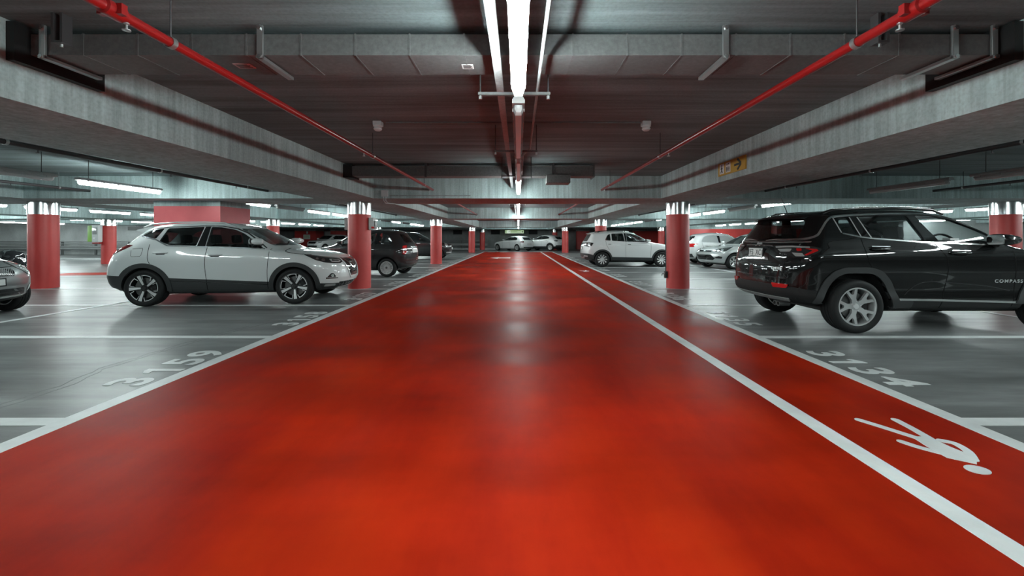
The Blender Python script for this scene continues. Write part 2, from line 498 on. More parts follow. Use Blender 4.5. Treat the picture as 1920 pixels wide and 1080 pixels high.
# ---- shell
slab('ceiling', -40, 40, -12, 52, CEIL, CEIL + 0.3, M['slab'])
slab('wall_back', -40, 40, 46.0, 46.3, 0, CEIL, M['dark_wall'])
slab('wall_near', -40, 40, -12.3, -12.0, 0, CEIL, M['wall'])
slab('wall_left', -40.3, -40, -12, 46.3, 0, CEIL, M['wall'])
slab('wall_right', 40, 40.3, -12, 46.3, 0, CEIL, M['wall'])
slab('wall_left_bays', -40, -22.4 * U, 29.9 * U, 30.2 * U, 0, CEIL, M['wall'])
slab('wall_right_bays', 22.5 * U, 40, 24.0 * U, 24.3 * U, 0, CEIL, M['wall'])
LONG = [-27.0, -19.2, -11.5, -3.83, 3.785, 11.8, 19.6, 27.4]
CROSS = [-0.15, 9.75, 19.2, 33.85, 42.0]
HW = 0.655
for x in LONG:
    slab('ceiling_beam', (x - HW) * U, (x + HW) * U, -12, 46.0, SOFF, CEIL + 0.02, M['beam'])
for z in CROSS:
    edges = [-38.7] + LONG + [38.7]
    for a, b in zip(edges, edges[1:]):
        x0 = (a + HW) * U; x1 = (b - HW) * U
        if a < -30: x0 = -40
        if b > 30: x1 = 40
        slab('ceiling_beam', x0, x1, (z - 0.75) * U, (z + 0.75) * U, SOFF, CEIL + 0.02, M['beam'])

# ---- columns
ZC = {1: 9.95, 2: 19.25, 3: 33.9, 4: 41.9}
def column(x, zk, label):
    r = 0.272
    t = props(empty('round_column', (x * U, ZC[zk] * U, 0)), label, 'column', 'round red columns with steel collars', 'thing')
    G().lathe([(0, 0), (r, 0), (r, 1.86), (0, 1.86)], 64).obj('shaft', M['red_paint'], t, 40)
    g = G().lathe([(0, 1.83), (r + 0.010, 1.83), (r + 0.010, SOFF - 0.004), (0, SOFF - 0.004)], 64)
    for k in range(3):
        a = 0.6 + k * 2.1
        c = Vector(((r + 0.011) * math.cos(a), (r + 0.011) * math.sin(a), (1.83 + SOFF) / 2))
        g.obox(c, 0.006, 0.012, SOFF - 1.83 - 0.01, Matrix.Rotation(a, 3, 'Z'))
    g.obj('collar', M['steel'], t, 40)['label'] = 'brushed steel collar'
    return t
column(-3.85, 1, 'red column beside the nose of the near white crossover')
column(-3.85, 2, 'red column on the aisle behind the small dark hatchback')
column(-3.85, 3, 'left red column at the far end of the aisle, nearer of its pair')
column(-3.68, 4, 'left red column beyond the aisle end, left of the far white hatchback')
column(-11.5, 1, 'red column between silver car nose and white crossover tail')
column(-11.5, 2, 'steel-collared red column showing over the white crossover windscreen')
column(-11.5, 3, 'distant red column whose collar shows above the small dark hatchback')
column(-19.2, 2, 'red column carrying the green and white cabinet')
column(3.86, 1, 'red column right of the aisle in front of the near white compact')
column(3.86, 2, 'red column rising behind the roof of the white compact')
column(3.86, 3, 'right red column at the far end of the aisle')
column(3.72, 4, 'right red column behind the far white coupe-like crossover')
column(11.8, 1, 'red column behind the windscreen of the black SUV')
column(11.8, 2, 'red column seen over the black SUV roof')
column(11.8, 3, 'distant red column showing over the white compact bonnet')

# rectangular red pier behind the white crossover
t = props(empty('wall_pier', (-7.72 * U, 10.1 * U, 0)), 'rectangular red pier with grey top strip behind the white crossover', 'pier', None, 'thing')
G().box(-0.8, 0.8, -0.55, 0.55, 0, SOFF - 0.13).obj('shaft', M['pier_lit_paint'], t)
G().box(-0.802, 0.802, -0.552, 0.552, SOFF - 0.13, SOFF - 0.003).obj('top_strip', M['beam'], t)['label'] = 'bare concrete strip'

# red cores and doors far off
def core(name, x0, x1, z0, z1, label):
    t = props(empty(name, ((x0 + x1) / 2 * U, z0 * U, 0)), label, 'wall', None, 'thing')
    h = (x1 - x0) / 2 * U; d = (z1 - z0) * U
    G().box(-h, h, 0, d, 0, SOFF - 0.16).obj('painted_wall', M['red_paint'], t)
    G().box(-h - 0.01, h + 0.01, -0.01, d + 0.01, SOFF - 0.16, SOFF - 0.004).obj('top_strip', M['beam'], t)
    return t
core('stair_core', -23.2, -21.0, 42.6, 44.3, 'red stair core wall with a white notice, left of pale door')
core('stair_core', -19.5, -17.9, 42.6, 44.3, 'red wall behind the roof of the distant white SUV')
core('lift_core', 13.7, 23.0, 33.0, 33.5, 'long red wall behind the white cars on the right')
core('lift_core', 12.3, 15.2, 43.3, 44.3, 'red wall panel behind the white compact windscreen, left of the pale door')
core('lift_core', 6.2, 7.5, 43.3, 44.3, 'narrow red wall left of the white compact, behind the dark car')
def pale_door(x, z, w, label, n):
    t = props(empty('door_%d' % n, (x * U, z * U, 0)), label, 'door', None, 'structure')
    G().box(-w / 2, w / 2, -0.05, 0.0, 0.0, 1.98).obj('door_leaf', M['door'], t)
    g = G(); g.box(-w / 2 - 0.06, -w / 2, -0.08, 0.0, 0, 2.04); g.box(w / 2, w / 2 + 0.06, -0.08, 0, 0, 2.04); g.box(-w / 2, w / 2, -0.08, 0, 1.98, 2.04)
    g.obj('door_frame', M['galv'], t)
    G().tube([(w / 2 - 0.12, -0.06, 1.0), (w / 2 - 0.12, -0.11, 1.0), (w / 2 - 0.24, -0.11, 1.0)], 0.012, 8).obj('door_handle', M['steel'], t)
pale_door(-20.45, 44.45, 0.95, 'pale door between the two red stair core walls', 1)
pale_door(15.6, 44.45, 0.7, 'pale narrow door right of the red wall panel', 2)
t = props(empty('notice_board', (-21.95 * U, 42.594 * U, 1.35)), 'white notice with green print on the red stair core', 'notice')
G().box(-0.36, 0.36, -0.02, 0.0, -0.24, 0.24).obj('panel', M['sign_white'], t)
g = G()
for k in range(4): g.box(-0.3, 0.3 - 0.08 * (k % 2), -0.024, -0.018, 0.12 - k * 0.09, 0.155 - k * 0.09)
g.obj('printed_lines', M['green'], t)
o = G().box(-0.09, 0.09, -0.03, 0, -0.12, 0.12, 0.01).obj('wall_sign', M['sign_white']); o.location = (-21.9 * U, 42.594 * U, 1.82)
props(o, 'small white sign above the notice on the red stair core', 'sign')

# louvres in the back wall
for i, (x, lab) in enumerate(((-2.57, 'dark louvre in the back wall, just left of the green sign'), (1.64, 'dark louvre in the back wall, just right of the green sign'),
                 (-6.8, 'dark louvre in the back wall, between two red columns left of the aisle'))):
    t = props(empty('wall_louvre', (x, 45.99, 1.87)), lab, 'vent', 'louvres in the back wall')
    g = G(); g.box(-0.52, 0.52, -0.05, 0, -0.26, -0.22); g.box(-0.52, 0.52, -0.05, 0, 0.22, 0.26); g.box(-0.52, -0.48, -0.05, 0, -0.22, 0.22); g.box(0.48, 0.52, -0.05, 0, -0.22, 0.22)
    g.obj('frame', M['galv_dark'], t)
    g = G()
    for k in range(7): g.obox(Vector((0, -0.02, -0.19 + k * 0.063)), 0.96, 0.05, 0.008, Matrix.Rotation(0.6, 3, 'X'))
    g.obj('slats', M['black'], t)
    G().box(-0.48, 0.48, -0.008, -0.002, -0.22, 0.22).obj('backing', M['black'], t)

# guard rails
def guard_rail(x0, x1, y, label):
    t = props(empty('guard_rail', ((x0 + x1) / 2, y, 0)), label, 'guard rail')
    h = (x1 - x0) / 2
    n = max(2, int((x1 - x0) / 2.4))
    for k in range(n + 1):
        px = -h + 0.3 + k * (2 * h - 0.6) / n
        G().box(px - 0.06, px + 0.06, 0.06, 0.16, 0, 1.02).obj('post', M['galv_dark'], t)
    def wbeam(z, name):
        prof = [(0.05, -0.15), (0.0, -0.11), (0.0, -0.06), (0.05, -0.02), (0.05, 0.02), (0.0, 0.06), (0.0, 0.11), (0.05, 0.15)]
        prof = prof + [(a + 0.006, b) for a, b in prof[::-1]]
        g = G(); va = [g.bm.verts.new((-h, a, z + b)) for a, b in prof]; vb = [g.bm.verts.new((h, a, z + b)) for a, b in prof]
        m = len(prof)
        for i in range(m): g.face((va[i], va[(i + 1) % m], vb[(i + 1) % m], vb[i]))
        g.obj(name, M['galv'], t)
    wbeam(0.52, 'rail'); 
    G().tube([(-h, 0.03, 0.80), (h, 0.03, 0.80)], 0.035, 10).obj('upper_tube', M['galv'], t, 40)
    G().tube([(-h, 0.03, 0.98), (h, 0.03, 0.98)], 0.035, 10).obj('upper_tube', M['galv'], t, 40)
guard_rail(-39, -23.5, 29.3 * U, 'grey steel guard rail along the pale wall on the left')
guard_rail(-17, -3.4, 45.4, 'grey guard rail along the dark back wall')
slab('kerb', -39, -19.9, 22.3 * U, 22.6 * U, 0, 0.10, M['wall'])
slab('kerb', -17, -2.5, 44.2, 44.6, 0, 0.1, M['wall'])

# big dark duct high on the left back wall
o = G().box(-1.9, 1.9, -0.5, 0, -0.14, 0.14).obj('air_duct', M['galv_dark']); o.location = (-27.0, 29.89 * U, 1.95)
for _x in (-1.5, 1.5): G().tube([(_x, -0.25, 0.13), (_x, -0.25, CEIL - 1.95)], 0.012, 8).obj('hanger_rod', M['dark_pipe'], o)
props(o, 'dark rectangular duct along the top of the pale left wall', 'duct')
# ------------------------------------------------------------------ services under the ceiling
H0 = 1.21
def zz(h): return (H0 + h) * U

# ---- tube lights
TZ = zz(0.95)
ORD = ['first', 'second', 'third', 'fourth', 'fifth', 'sixth', 'seventh', 'eighth', 'ninth', 'tenth', 'eleventh', 'twelfth',
       'thirteenth', 'fourteenth', 'fifteenth', 'sixteenth', 'seventeenth', 'eighteenth', 'nineteenth', 'twentieth']
def make_lamp(lit, L):
    L = L * U
    g = G()
    g.prism([(-0.048, 0.052), (-0.048, 0.026), (0.048, 0.026), (0.048, 0.052), (0.034, 0.075), (-0.034, 0.075)],
            lambda p: (p[0], 0.0, p[1] + 0.012), lambda p: (p[0], L, p[1] + 0.012))
    h = g.obj('fluorescent_light', M['housing'])
    g = G()   # rounded-end diffuser
    prof = [(-0.036, 0.036), (-0.040, 0.004), (-0.024, -0.036), (0.024, -0.036), (0.040, 0.004), (0.036, 0.036)]
    ends = [(0.03, 0.35), (0.04, 0.75), (0.07, 1.0), (L - 0.07, 1.0), (L - 0.04, 0.75), (L - 0.03, 0.35)]
    rings = [[g.bm.verts.new((a * s, y, 0.03 + (b - 0.03) * s)) for a, b in prof] for y, s in ends]
    for r0, r1 in zip(rings, rings[1:]):
        for i in range(5): g.face((r0[i], r0[i + 1], r1[i + 1], r1[i]))
    g.face(rings[0]); g.face(rings[-1])
    d = g.obj('diffuser', M[{0: 'tube_off', 1: 'tube_on', 2: 'tube_bright', 3: 'tube_side'}[int(lit)]], h)
    if not lit:
        G().tube([(0, 0.12, 0.005), (0, L - 0.12, 0.005)], 0.012, 8).obj('tube', M['chrome'], h, 40)
    g = G(); g.bm.from_mesh(h.data)
    for k in range(6):
        y = 0.15 + k * (L - 0.3) / 5
        for s in (-1, 1): g.box(s * 0.044 - 0.005, s * 0.044 + 0.005, y - 0.012, y + 0.012, 0.015, 0.05)
    bmesh.ops.recalc_face_normals(g.bm, faces=g.bm.faces); g.bm.to_mesh(h.data); g.bm.free()
    for y in (0.2, L - 0.2):
        G().tube([(0, y, 0.08), (0, y, CEIL - TZ)], 0.005, 6).obj('hanger_rod', M['dark_pipe'], h)
    return h
proto = {}
def lamp(x, z, lit, label, group, L=1.8):
    if (lit, L) not in proto:
        o = make_lamp(lit, L); proto[(lit, L)] = o
    else:
        s = proto[(lit, L)]; o = s.copy(); COL.objects.link(o)
        for ch in s.children:
            c = ch.copy(); COL.objects.link(c); c.parent = o
    o.location = (x * U, z * U, TZ)
    props(o, label, 'light', group)
BAY = {0: [-4.8, -2.85], 1: [0.92, 3.005, 5.0, 6.97], 2: [10.75, 12.7, 14.65, 16.6], 3: [20.2, 22.3, 24.4, 26.5, 28.6, 30.7], 4: [34.8, 36.9, 39.0]}  # first bay: unseen lamps added behind the camera as front fill
def inframe(x, z0):
    for z in (z0, z0 + 1.8):
        if z > 0.5:
            px = 972 + 770 * x / z; py = 446 - 770 * 0.95 / z
            if 0 < px < 1920 and py > 0: return True
    return False
def row(x, name, off=(), bays=(0, 1, 2, 3, 4), skip=(), L=1.8):
    n = 0
    for b in bays:
        for i, z in enumerate(BAY[b]):
            if (b, i) in skip: continue
            lit = 0 if (b, i) in off else (2 if x == 0 and (b, i) in ((0, 1), (1, 0)) else (1 if x == 0 else 3))
            if inframe(x, z):
                lab = '%s tube light, %s from the camera in the row %s' % ('lit' if lit else 'unlit', ORD[n], name); n += 1
                gr = 'tube lights in the row ' + name
            else:
                lab = 'unseen tube light of the row %s, nearer than the frame shows' % name; gr = 'near tube lights of the row ' + name
            lamp(x, z, lit, lab, gr, L)
row(0.0, 'over the red aisle', off={(1, 1), (1, 2)})
row(-7.5, 'over the left bays', off={(1, 2), (2, 1), (3, 1), (3, 3)}, bays=(0, 1, 2, 3), L=1.65)
row(7.35, 'over the right bays', off={(1, 2), (1, 3), (2, 1), (3, 1)}, bays=(0, 1, 2, 3), L=1.65)
row(-15.3, 'beyond the left bays', bays=(1, 2, 3), L=1.55)
row(15.5, 'beyond the right bays', bays=(1, 2, 3), L=1.55)
row(-23.0, 'before the pale left wall', bays=(2, 3), skip={(3, 4), (3, 5)}, L=1.55)
row(-31.0, 'added along the pale left wall', bays=(2, 3), skip={(3, 4), (3, 5)}, L=1.55)  # made-up row, added to brighten the pale left wall
row(23.2, 'furthest to the right', bays=(1, 2, 3), skip={(3, 2), (3, 3), (3, 4), (3, 5)}, L=1.55)

# ---- cable trunking and hangers over the aisle
o = G().box(-0.160 * U, -0.108 * U, 0.75 * U, 8.95 * U, zz(1.085), zz(1.085) + 0.028).obj('cable_trunking', M['galv'])
props(o, 'flat grey cable trunking running above the aisle tube lights', 'cable duct')
o = G().tube([(0.14 * U, 0.75 * U, zz(1.085)), (0.14 * U, 5.0 * U, zz(1.085)), (0.06 * U, 5.4 * U, zz(1.085)), (0.06 * U, 8.9 * U, zz(1.085))], 0.011, 8).obj('conduit', M['galv'], None, 40)
props(o, 'thin round conduit right of the aisle tube lights', 'conduit')
o = G().box(-0.135 * U, -0.085 * U, 10.6 * U, 18.4 * U, zz(1.06), zz(1.06) + 0.045).obj('cable_trunking', M['galv'])
props(o, 'flat grey cable trunking beyond the first cross beam', 'cable duct')
def trapeze(z, h, label):
    t = props(empty('trapeze_hanger', (-0.03 * U, z * U, zz(h))), label, 'hanger', 'trapeze hangers along the aisle lights')
    w = 0.26 * U
    G().box(-w, w, -0.015, 0.015, 0, 0.02).obj('crossbar', M['galv_dark'], t)
    for s in (-1, 1):
        G().tube([(s * (w - 0.015), 0, -0.02), (s * (w - 0.015), 0, CEIL - zz(h))], 0.006, 6).obj('threaded_rod', M['dark_pipe'], t)
        G().lathe([(0, -0.03), (0.014, -0.03), (0.014, -0.005), (0, -0.005)], 6, c=(s * (w - 0.015), 0, 0)).obj('nut', M['bracket'], t)
trapeze(2.968, 1.03, 'thin trapeze hanger at the end of the nearest lit tube')
trapeze(4.93, 1.03, 'thin trapeze hanger between the two unlit aisle tubes')
trapeze(6.9, 1.03, 'thin trapeze hanger beside the low cross duct')
trapeze(12.63, 1.03, 'thin trapeze hanger seen beneath the first cross beam')

# ---- cross ducts
def duct_strap(x, y0, y1, z0, z1, label):
    t = props(empty('duct_strap', (x, y0, z0)), label, 'bracket', 'steel straps around the near duct')
    d = y1 - y0; h = z1 - z0
    G().box(-0.02, 0.02, -0.022, -0.006, -0.03, h + 0.05, 0.003).obj('upright', M['bracket'], t)
    G().box(-0.02, 0.02, -0.03, d + 0.03, -0.03, -0.008, 0.003).obj('bottom_rail', M['bracket'], t)
    G().tube([(0, -0.014, h + 0.03), (0, -0.014, CEIL - z0)], 0.007, 6).obj('hanger_rod', M['bracket'], t)
    for q in ((0, -0.026, h + 0.03), (0, -0.026, -0.018)):
        G().lathe([(0, -0.006), (0.014, -0.006), (0.014, 0.006), (0, 0.006)], 6, axis='y', c=q).obj('bolt', M['steel'], t)
D1 = (2.63 * U, 2.945 * U, zz(1.17), zz(1.305))
t = props(empty('air_duct', (0, D1[0], D1[2])), 'wide flat grey air duct crossing close overhead', 'duct')
g = G(); g.box(-3.6 * U, 3.55 * U, 0, D1[1] - D1[0], 0, D1[3] - D1[2], 0.004); g.obj('casing', M['galv_dark'], t)
g = G()
for k in range(-9, 10):
    x = k * 0.36
    g.box(x - 0.006, x + 0.006, -0.003, D1[1] - D1[0] + 0.003, -0.003, D1[3] - D1[2] + 0.003)
g.obj('seam_rib', M['galv_dark'], t)
for s, n in ((-1, 'shaded_gap'), (1, 'shaded_gap')):
    x = -3.18 * U if s < 0 else 3.13 * U
    G().box(x - 0.06, x + 0.06, -0.09, D1[1] - D1[0] + 0.16, -0.07, D1[3] - D1[2] + 0.04).obj(n, M['black'], t)  # black box painted as the shade where the duct enters the beam
for x, lab in ((-3.03, 'steel duct strap at the left end of the near duct'), (-1.645, 'steel duct strap left of the red sticker on the near duct'),
               (1.32, 'steel duct strap on the right half of the near duct'), (2.78, 'inner of two steel duct straps at the right end of the near duct'), (3.03, 'outer of two steel duct straps at the right end of the near duct')):
    duct_strap(x * U, *D1[:2], D1[2], D1[3], lab)
def sticker(x, y, w, d, mat, lab):
    t = props(empty('duct_sticker', (x, y, D1[2] - 0.0045)), lab, 'sticker')
    G().box(-w / 2, w / 2, -d / 2, d / 2, 0, 0.004).obj('paper', M[mat], t)
    g = G()
    for k in range(4): g.box(-w * 0.38, w * (0.38 - 0.1 * (k % 2)), d * (0.28 - k * 0.2) - 0.004, d * (0.28 - k * 0.2) + 0.004, -0.001, 0.001)
    g.obj('printed_lines', M['ink'], t)
sticker(-1.86 * U, 2.79 * U, 0.12, 0.075, 'sticker_pink', 'pinkish sticker under the near duct, on the left')
sticker(-0.345 * U, 2.80 * U, 0.08, 0.075, 'sticker', 'white printed sticker under the near duct, left of the lit tube')

y0, y1 = 7.46 * U, 7.76 * U; z0, z1 = zz(1.124), zz(1.305)
t = props(empty('air_duct', (0, y0, z0)), 'shorter dark duct crossing in front of the first cross beam', 'duct')
G().box(-3.35 * U, 1.36 * U, 0, y1 - y0, 0, z1 - z0, 0.004).obj('casing', M['galv_dark'], t)
G().box(1.36 * U, 1.385 * U, -0.02, y1 - y0 + 0.02, -0.02, z1 - z0 + 0.02).obj('end_flange', M['galv_dark'], t)
G().box(-3.22 * U, -3.02 * U, -0.03, y1 - y0 + 0.03, -0.03, z1 - z0 + 0.03).obj('shaded_gap', M['black'], t)  # shade of the beam opening, put in as a black box
g = G(); g.box(0.51 * U, 0.94 * U, -0.05, y1 - y0, -0.13, 0.02, 0.004)
for k in range(14): g.box((0.53 + k * 0.029) * U, (0.543 + k * 0.029) * U, -0.055, -0.045, -0.14, -0.12)
g.obj('outlet_box', M['galv_dark'], t)
for x in (-1.68, 0.63):
    G().box(x * U - 0.02, x * U + 0.02, -0.025, -0.004, -0.02, CEIL - z0).obj('hanger_strap', M['dark_pipe'], t)

# ---- red sprinkler pipes along the aisle
def sprinkler_pipe(x, h, za, zb, mat, label, rods, heads, r=0.026, couplings=()):
    t = props(empty('sprinkler_pipe', (x * U, za * U, zz(h))), label, 'pipe')
    G().tube([(0, 0, 0), (0, (zb - za) * U, 0)], r, 16).obj('pipe', M[mat], t, 50)
    for z in rods:
        y = (z - za) * U
        G().tube([(0, y, r), (0, y, CEIL - zz(h))], 0.005, 6).obj('hanger_rod', M['dark_pipe'], t)
        G().lathe([(r + 0.003, y - 0.015), (r + 0.006, y - 0.015), (r + 0.006, y + 0.015), (r + 0.003, y + 0.015)], 16, axis='y', close=True).obj('pipe_clamp', M['bracket'], t, 40)
    for z in heads:
        y = (z - za) * U
        s = G(); s.lathe([(0, -0.065), (0.018, -0.063), (0.018, -0.058), (0.006, -0.055), (0.006, -0.035), (0.012, -0.03), (0.012, -r + 0.002), (0, -r + 0.002)], 12, c=(0, y, 0))
        s.obj('sprinkler_head', M['bracket' if mat == 'red_pipe' else 'dark_pipe'], t, 40)
    for z in couplings:
        y = (z - za) * U
        g = G(); g.lathe([(r, y - 0.05), (r + 0.012, y - 0.045), (r + 0.012, y + 0.045), (r, y + 0.05)], 16, axis='y')
        g.obox(Vector((r + 0.018, y, 0)), 0.03, 0.03, 0.05); g.obox(Vector((-r - 0.018, y, 0)), 0.03, 0.03, 0.05)
        g.obj('coupling', M[mat], t, 40)
    G().lathe([(r + 0.002, (zb - za) * U - 0.03), (r + 0.02, (zb - za) * U - 0.03), (r + 0.02, (zb - za) * U), (r + 0.002, (zb - za) * U)], 16, axis='y', close=True).obj('wall_flange', M['dark_pipe'], t, 40)
sprinkler_pipe(-1.88, 1.055, 0.7, 9.03, 'red_pipe', 'red sprinkler pipe hung left of the aisle lights', (2.22, 5.3, 8.2), (1.97, 5.0, 8.7), 0.027, (1.9,))
sprinkler_pipe(1.83, 1.055, 0.7, 9.03, 'red_pipe', 'red sprinkler pipe hung right of the aisle lights', (2.22, 5.3, 8.2), (1.97, 5.0, 8.7), 0.027, (1.9,))
sprinkler_pipe(-1.88, 1.055, 10.5, 18.46, 'red_pipe', 'red sprinkler pipe left of the aisle, beyond the first cross beam', (12.2, 16.0), (14.0,), 0.027)
sprinkler_pipe(1.83, 1.055, 10.5, 18.46, 'red_pipe', 'red sprinkler pipe right of the aisle, beyond the first cross beam', (12.2, 16.0), (14.0,), 0.027)
sprinkler_pipe(-5.5, 1.03, 0.7, 9.03, 'dark_pipe', 'dark pipe over the left bays, just outside the deep beam', (2.6, 4.4, 6.3, 8.3), (4.7, 6.5, 8.0), 0.03)
sprinkler_pipe(5.42, 1.03, 0.7, 9.03, 'dark_pipe', 'dark pipe over the right bays, just outside the deep beam', (2.6, 4.4, 6.3, 8.3), (4.7, 6.5, 8.0), 0.03)
sprinkler_pipe(-9.4, 1.03, 0.7, 9.03, 'dark_pipe', 'dark pipe over the left bays, further from the aisle', (6.5, 8.4), (7.6,), 0.028)
sprinkler_pipe(9.1, 1.03, 0.7, 9.03, 'dark_pipe', 'dark pipe over the right bays, further from the aisle', (6.5, 8.4), (7.6,), 0.028)
sprinkler_pipe(-5.5, 1.03, 10.5, 18.46, 'dark_pipe', 'dark pipe over the left bays beyond the first cross beam', (12.5, 15.5), (14,), 0.028)
sprinkler_pipe(5.42, 1.03, 10.5, 18.46, 'dark_pipe', 'dark pipe over the right bays beyond the first cross beam', (12.5, 15.5), (14,), 0.028)

# dark hanger boxes high by the near duct
for x, lab in ((-2.78, 'dark hanging bracket above the left end of the near duct'), (2.2, 'dark hanging bracket above the near duct, beside the right red pipe')):
    t = props(empty('ceiling_bracket', (x * U, 2.5 * U, zz(1.19))), lab, 'bracket')
    g = G(); g.box(-0.035, -0.02, -0.03, 0.03, 0, CEIL - zz(1.19)); g.box(0.02, 0.035, -0.03, 0.03, 0, CEIL - zz(1.19)); g.box(-0.035, 0.035, -0.03, 0.03, -0.012, 0.0)
    g.obj('channel', M['dark_pipe'], t)
    G().tube([(0, 0, -0.03), (0, 0, 0.06)], 0.008, 8).obj('bolt', M['bracket'], t)

# smoke detectors with conduit
for x, lab in ((-1.64, 'white smoke detector on the ceiling, left of the aisle lights'), (1.49, 'white smoke detector on the ceiling, right of the aisle lights')):
    t = props(empty('smoke_detector', (x * U, 4.8 * U, CEIL)), lab, 'detector')
    G().box(-0.05, 0.05, -0.05, 0.05, -0.05, 0.0, 0.006).obj('mounting_box', M['housing'], t)
    G().lathe([(0, -0.115), (0.03, -0.113), (0.045, -0.10), (0.05, -0.085), (0.038, -0.075), (0.055, -0.06), (0.055, -0.05), (0, -0.05)], 24, c=(0, -0.01, 0)).obj('sensor_head', M['white_box'], t, 40)
o = G().tube([(-1.55 * U, 4.8 * U, CEIL - 0.012), (1.44 * U, 4.8 * U, CEIL - 0.012)], 0.009, 8).obj('conduit', M['galv_dark'], None, 40)
props(o, 'thin conduit across the ceiling joining the two smoke detectors', 'conduit')

# junction box and cable on the first cross beam, left corner
t = props(empty('junction_box', (-2.92 * U, 9.0 * U, zz(0.97))), 'small grey junction box with looped cables on the cross beam', 'junction box')
G().box(-0.07, 0.07, -0.07, 0.0, -0.07, 0.07, 0.006).obj('enclosure', M['white_box'], t)
for s in (-1, 1):
    G().tube([(s * 0.03, -0.035, -0.06), (s * 0.03, -0.04, -0.16), (s * 0.03 + 0.05, -0.03, -0.22), (0.22 + s * 0.02, -0.02, -0.235)], 0.008, 8).obj('cable', M['white_box'], t, 60)
o = G().tube([(-2.82 * U, 8.985 * U, zz(0.925)), (-1.05 * U, 8.985 * U, zz(0.925))], 0.009, 8).obj('conduit', M['galv'], None, 40)
props(o, 'thin grey conduit along the face of the first cross beam', 'conduit')

# yellow way-finding sign on the right beam
t = props(empty('direction_sign', (3.128 * U, 6.01 * U, zz(1.046))), 'yellow sign with person and lift symbols and black arrow on the beam', 'sign')
Ry = lambda y, z, x=0.0: (-0.02 - x, y, z)
W, Hh = 0.38 * U, 0.097 * U
G().box(-0.02, 0.0, -W, W, -Hh, Hh).obj('panel', M['yellow'], t)
def on_sign(name, polys, mat, dx=0.002):
    g = G()
    for k, p in enumerate(polys):
        g.prism(p, lambda q: (-0.0195, -q[0], q[1]), lambda q: (-0.0205 - dx - k * 0.0001, -q[0], q[1]))   # reading direction is towards the camera
    return g.obj(name, M[mat], t)
on_sign('pictogram_panel', [[(-0.34, -0.075), (-0.20, -0.075), (-0.20, 0.078), (-0.34, 0.078)], [(-0.15, -0.075), (-0.01, -0.075), (-0.01, 0.078), (-0.15, 0.078)]], 'sign_white')
circ = lambda cx, cy, r, n=14: [(cx + r * math.cos(2 * PI * k / n), cy + r * math.sin(2 * PI * k / n)) for k in range(n)]
man = [circ(-0.27, 0.052, 0.013), strip_poly([(-0.27, 0.036), (-0.272, -0.01)], 0.024), strip_poly([(-0.272, -0.008), (-0.245, -0.06)], 0.013),
       strip_poly([(-0.272, -0.008), (-0.298, -0.06)], 0.013), strip_poly([(-0.27, 0.03), (-0.298, 0.0)], 0.009), strip_poly([(-0.27, 0.03), (-0.245, 0.0)], 0.009)]
lift = []
for cx in (-0.115, -0.08, -0.045):
    lift += [circ(cx, 0.002, 0.008), strip_poly([(cx, -0.008), (cx, -0.035)], 0.016), strip_poly([(cx, -0.033), (cx, -0.062)], 0.010)]
lift += [[(-0.12, 0.035), (-0.09, 0.035), (-0.105, 0.06)], [(-0.07, 0.06), (-0.04, 0.06), (-0.055, 0.035)]]
on_sign('pictogram', man + lift, 'ink', 0.005)
on_sign('arrow', [strip_poly([(0.10, 0.0), (0.27, 0.0)], 0.032), strip_poly([(0.19, 0.078), (0.285, 0.002)], 0.034), strip_poly([(0.19, -0.078), (0.285, -0.002)], 0.034)], 'ink', 0.003)

# green hanging exit sign at the far end
t = props(empty('exit_sign', (-0.43, 44.5, 1.92)), 'green hanging exit sign over the far end of the aisle', 'sign')
G().box(-1.02, 1.02, -0.06, 0.06, -0.18, 0.18, 0.01).obj('light_box', M['green_lit'], t)
def fr(polys, name, mat):
    g = G()
    for p in polys: g.prism(p, lambda q: (q[0], -0.058, q[1]), lambda q: (q[0], -0.066, q[1]))
    g.obj(name, M[mat], t)
fr([[(-0.76, -0.15), (-0.46, -0.15), (-0.46, 0.15), (-0.76, 0.15)]], 'pictogram_panel', 'sign_lit')
fr([[(0.74, -0.15), (0.98, -0.15), (0.98, -0.13), (0.76, -0.13), (0.76, 0.13), (0.98, 0.13), (0.98, 0.15), (0.74, 0.15)],
    [(-1.0, -0.168), (1.0, -0.168), (1.0, -0.155), (-1.0, -0.155)], [(0.3, -0.02), (0.62, -0.02), (0.62, 0.02), (0.3, 0.02)]], 'pale_border', 'sign_lit')
g = G()
for p in [circ(-0.57, 0.085, 0.035), strip_poly([(-0.575, 0.05), (-0.60, -0.04)], 0.06), strip_poly([(-0.60, -0.03), (-0.54, -0.07), (-0.545, -0.13)], 0.03),
          strip_poly([(-0.60, -0.03), (-0.68, -0.11)], 0.03), strip_poly([(-0.58, 0.04), (-0.50, 0.0)], 0.025), strip_poly([(-0.58, 0.04), (-0.67, 0.02)], 0.025),
          strip_poly([(0.86, -0.10), (0.86, 0.03)], 0.05), [(0.79, 0.0), (0.93, 0.0), (0.86, 0.10)]]:
    g.prism(p, lambda q: (q[0], -0.06, q[1]), lambda q: (q[0], -0.07, q[1]))
g.obj('pictogram', M['ink'], t)
for x in (-0.8, 0.8): G().tube([(x, 0, 0.18), (x, 0, CEIL - 1.92)], 0.01, 6).obj('hanger_rod', M['dark_pipe'], t)

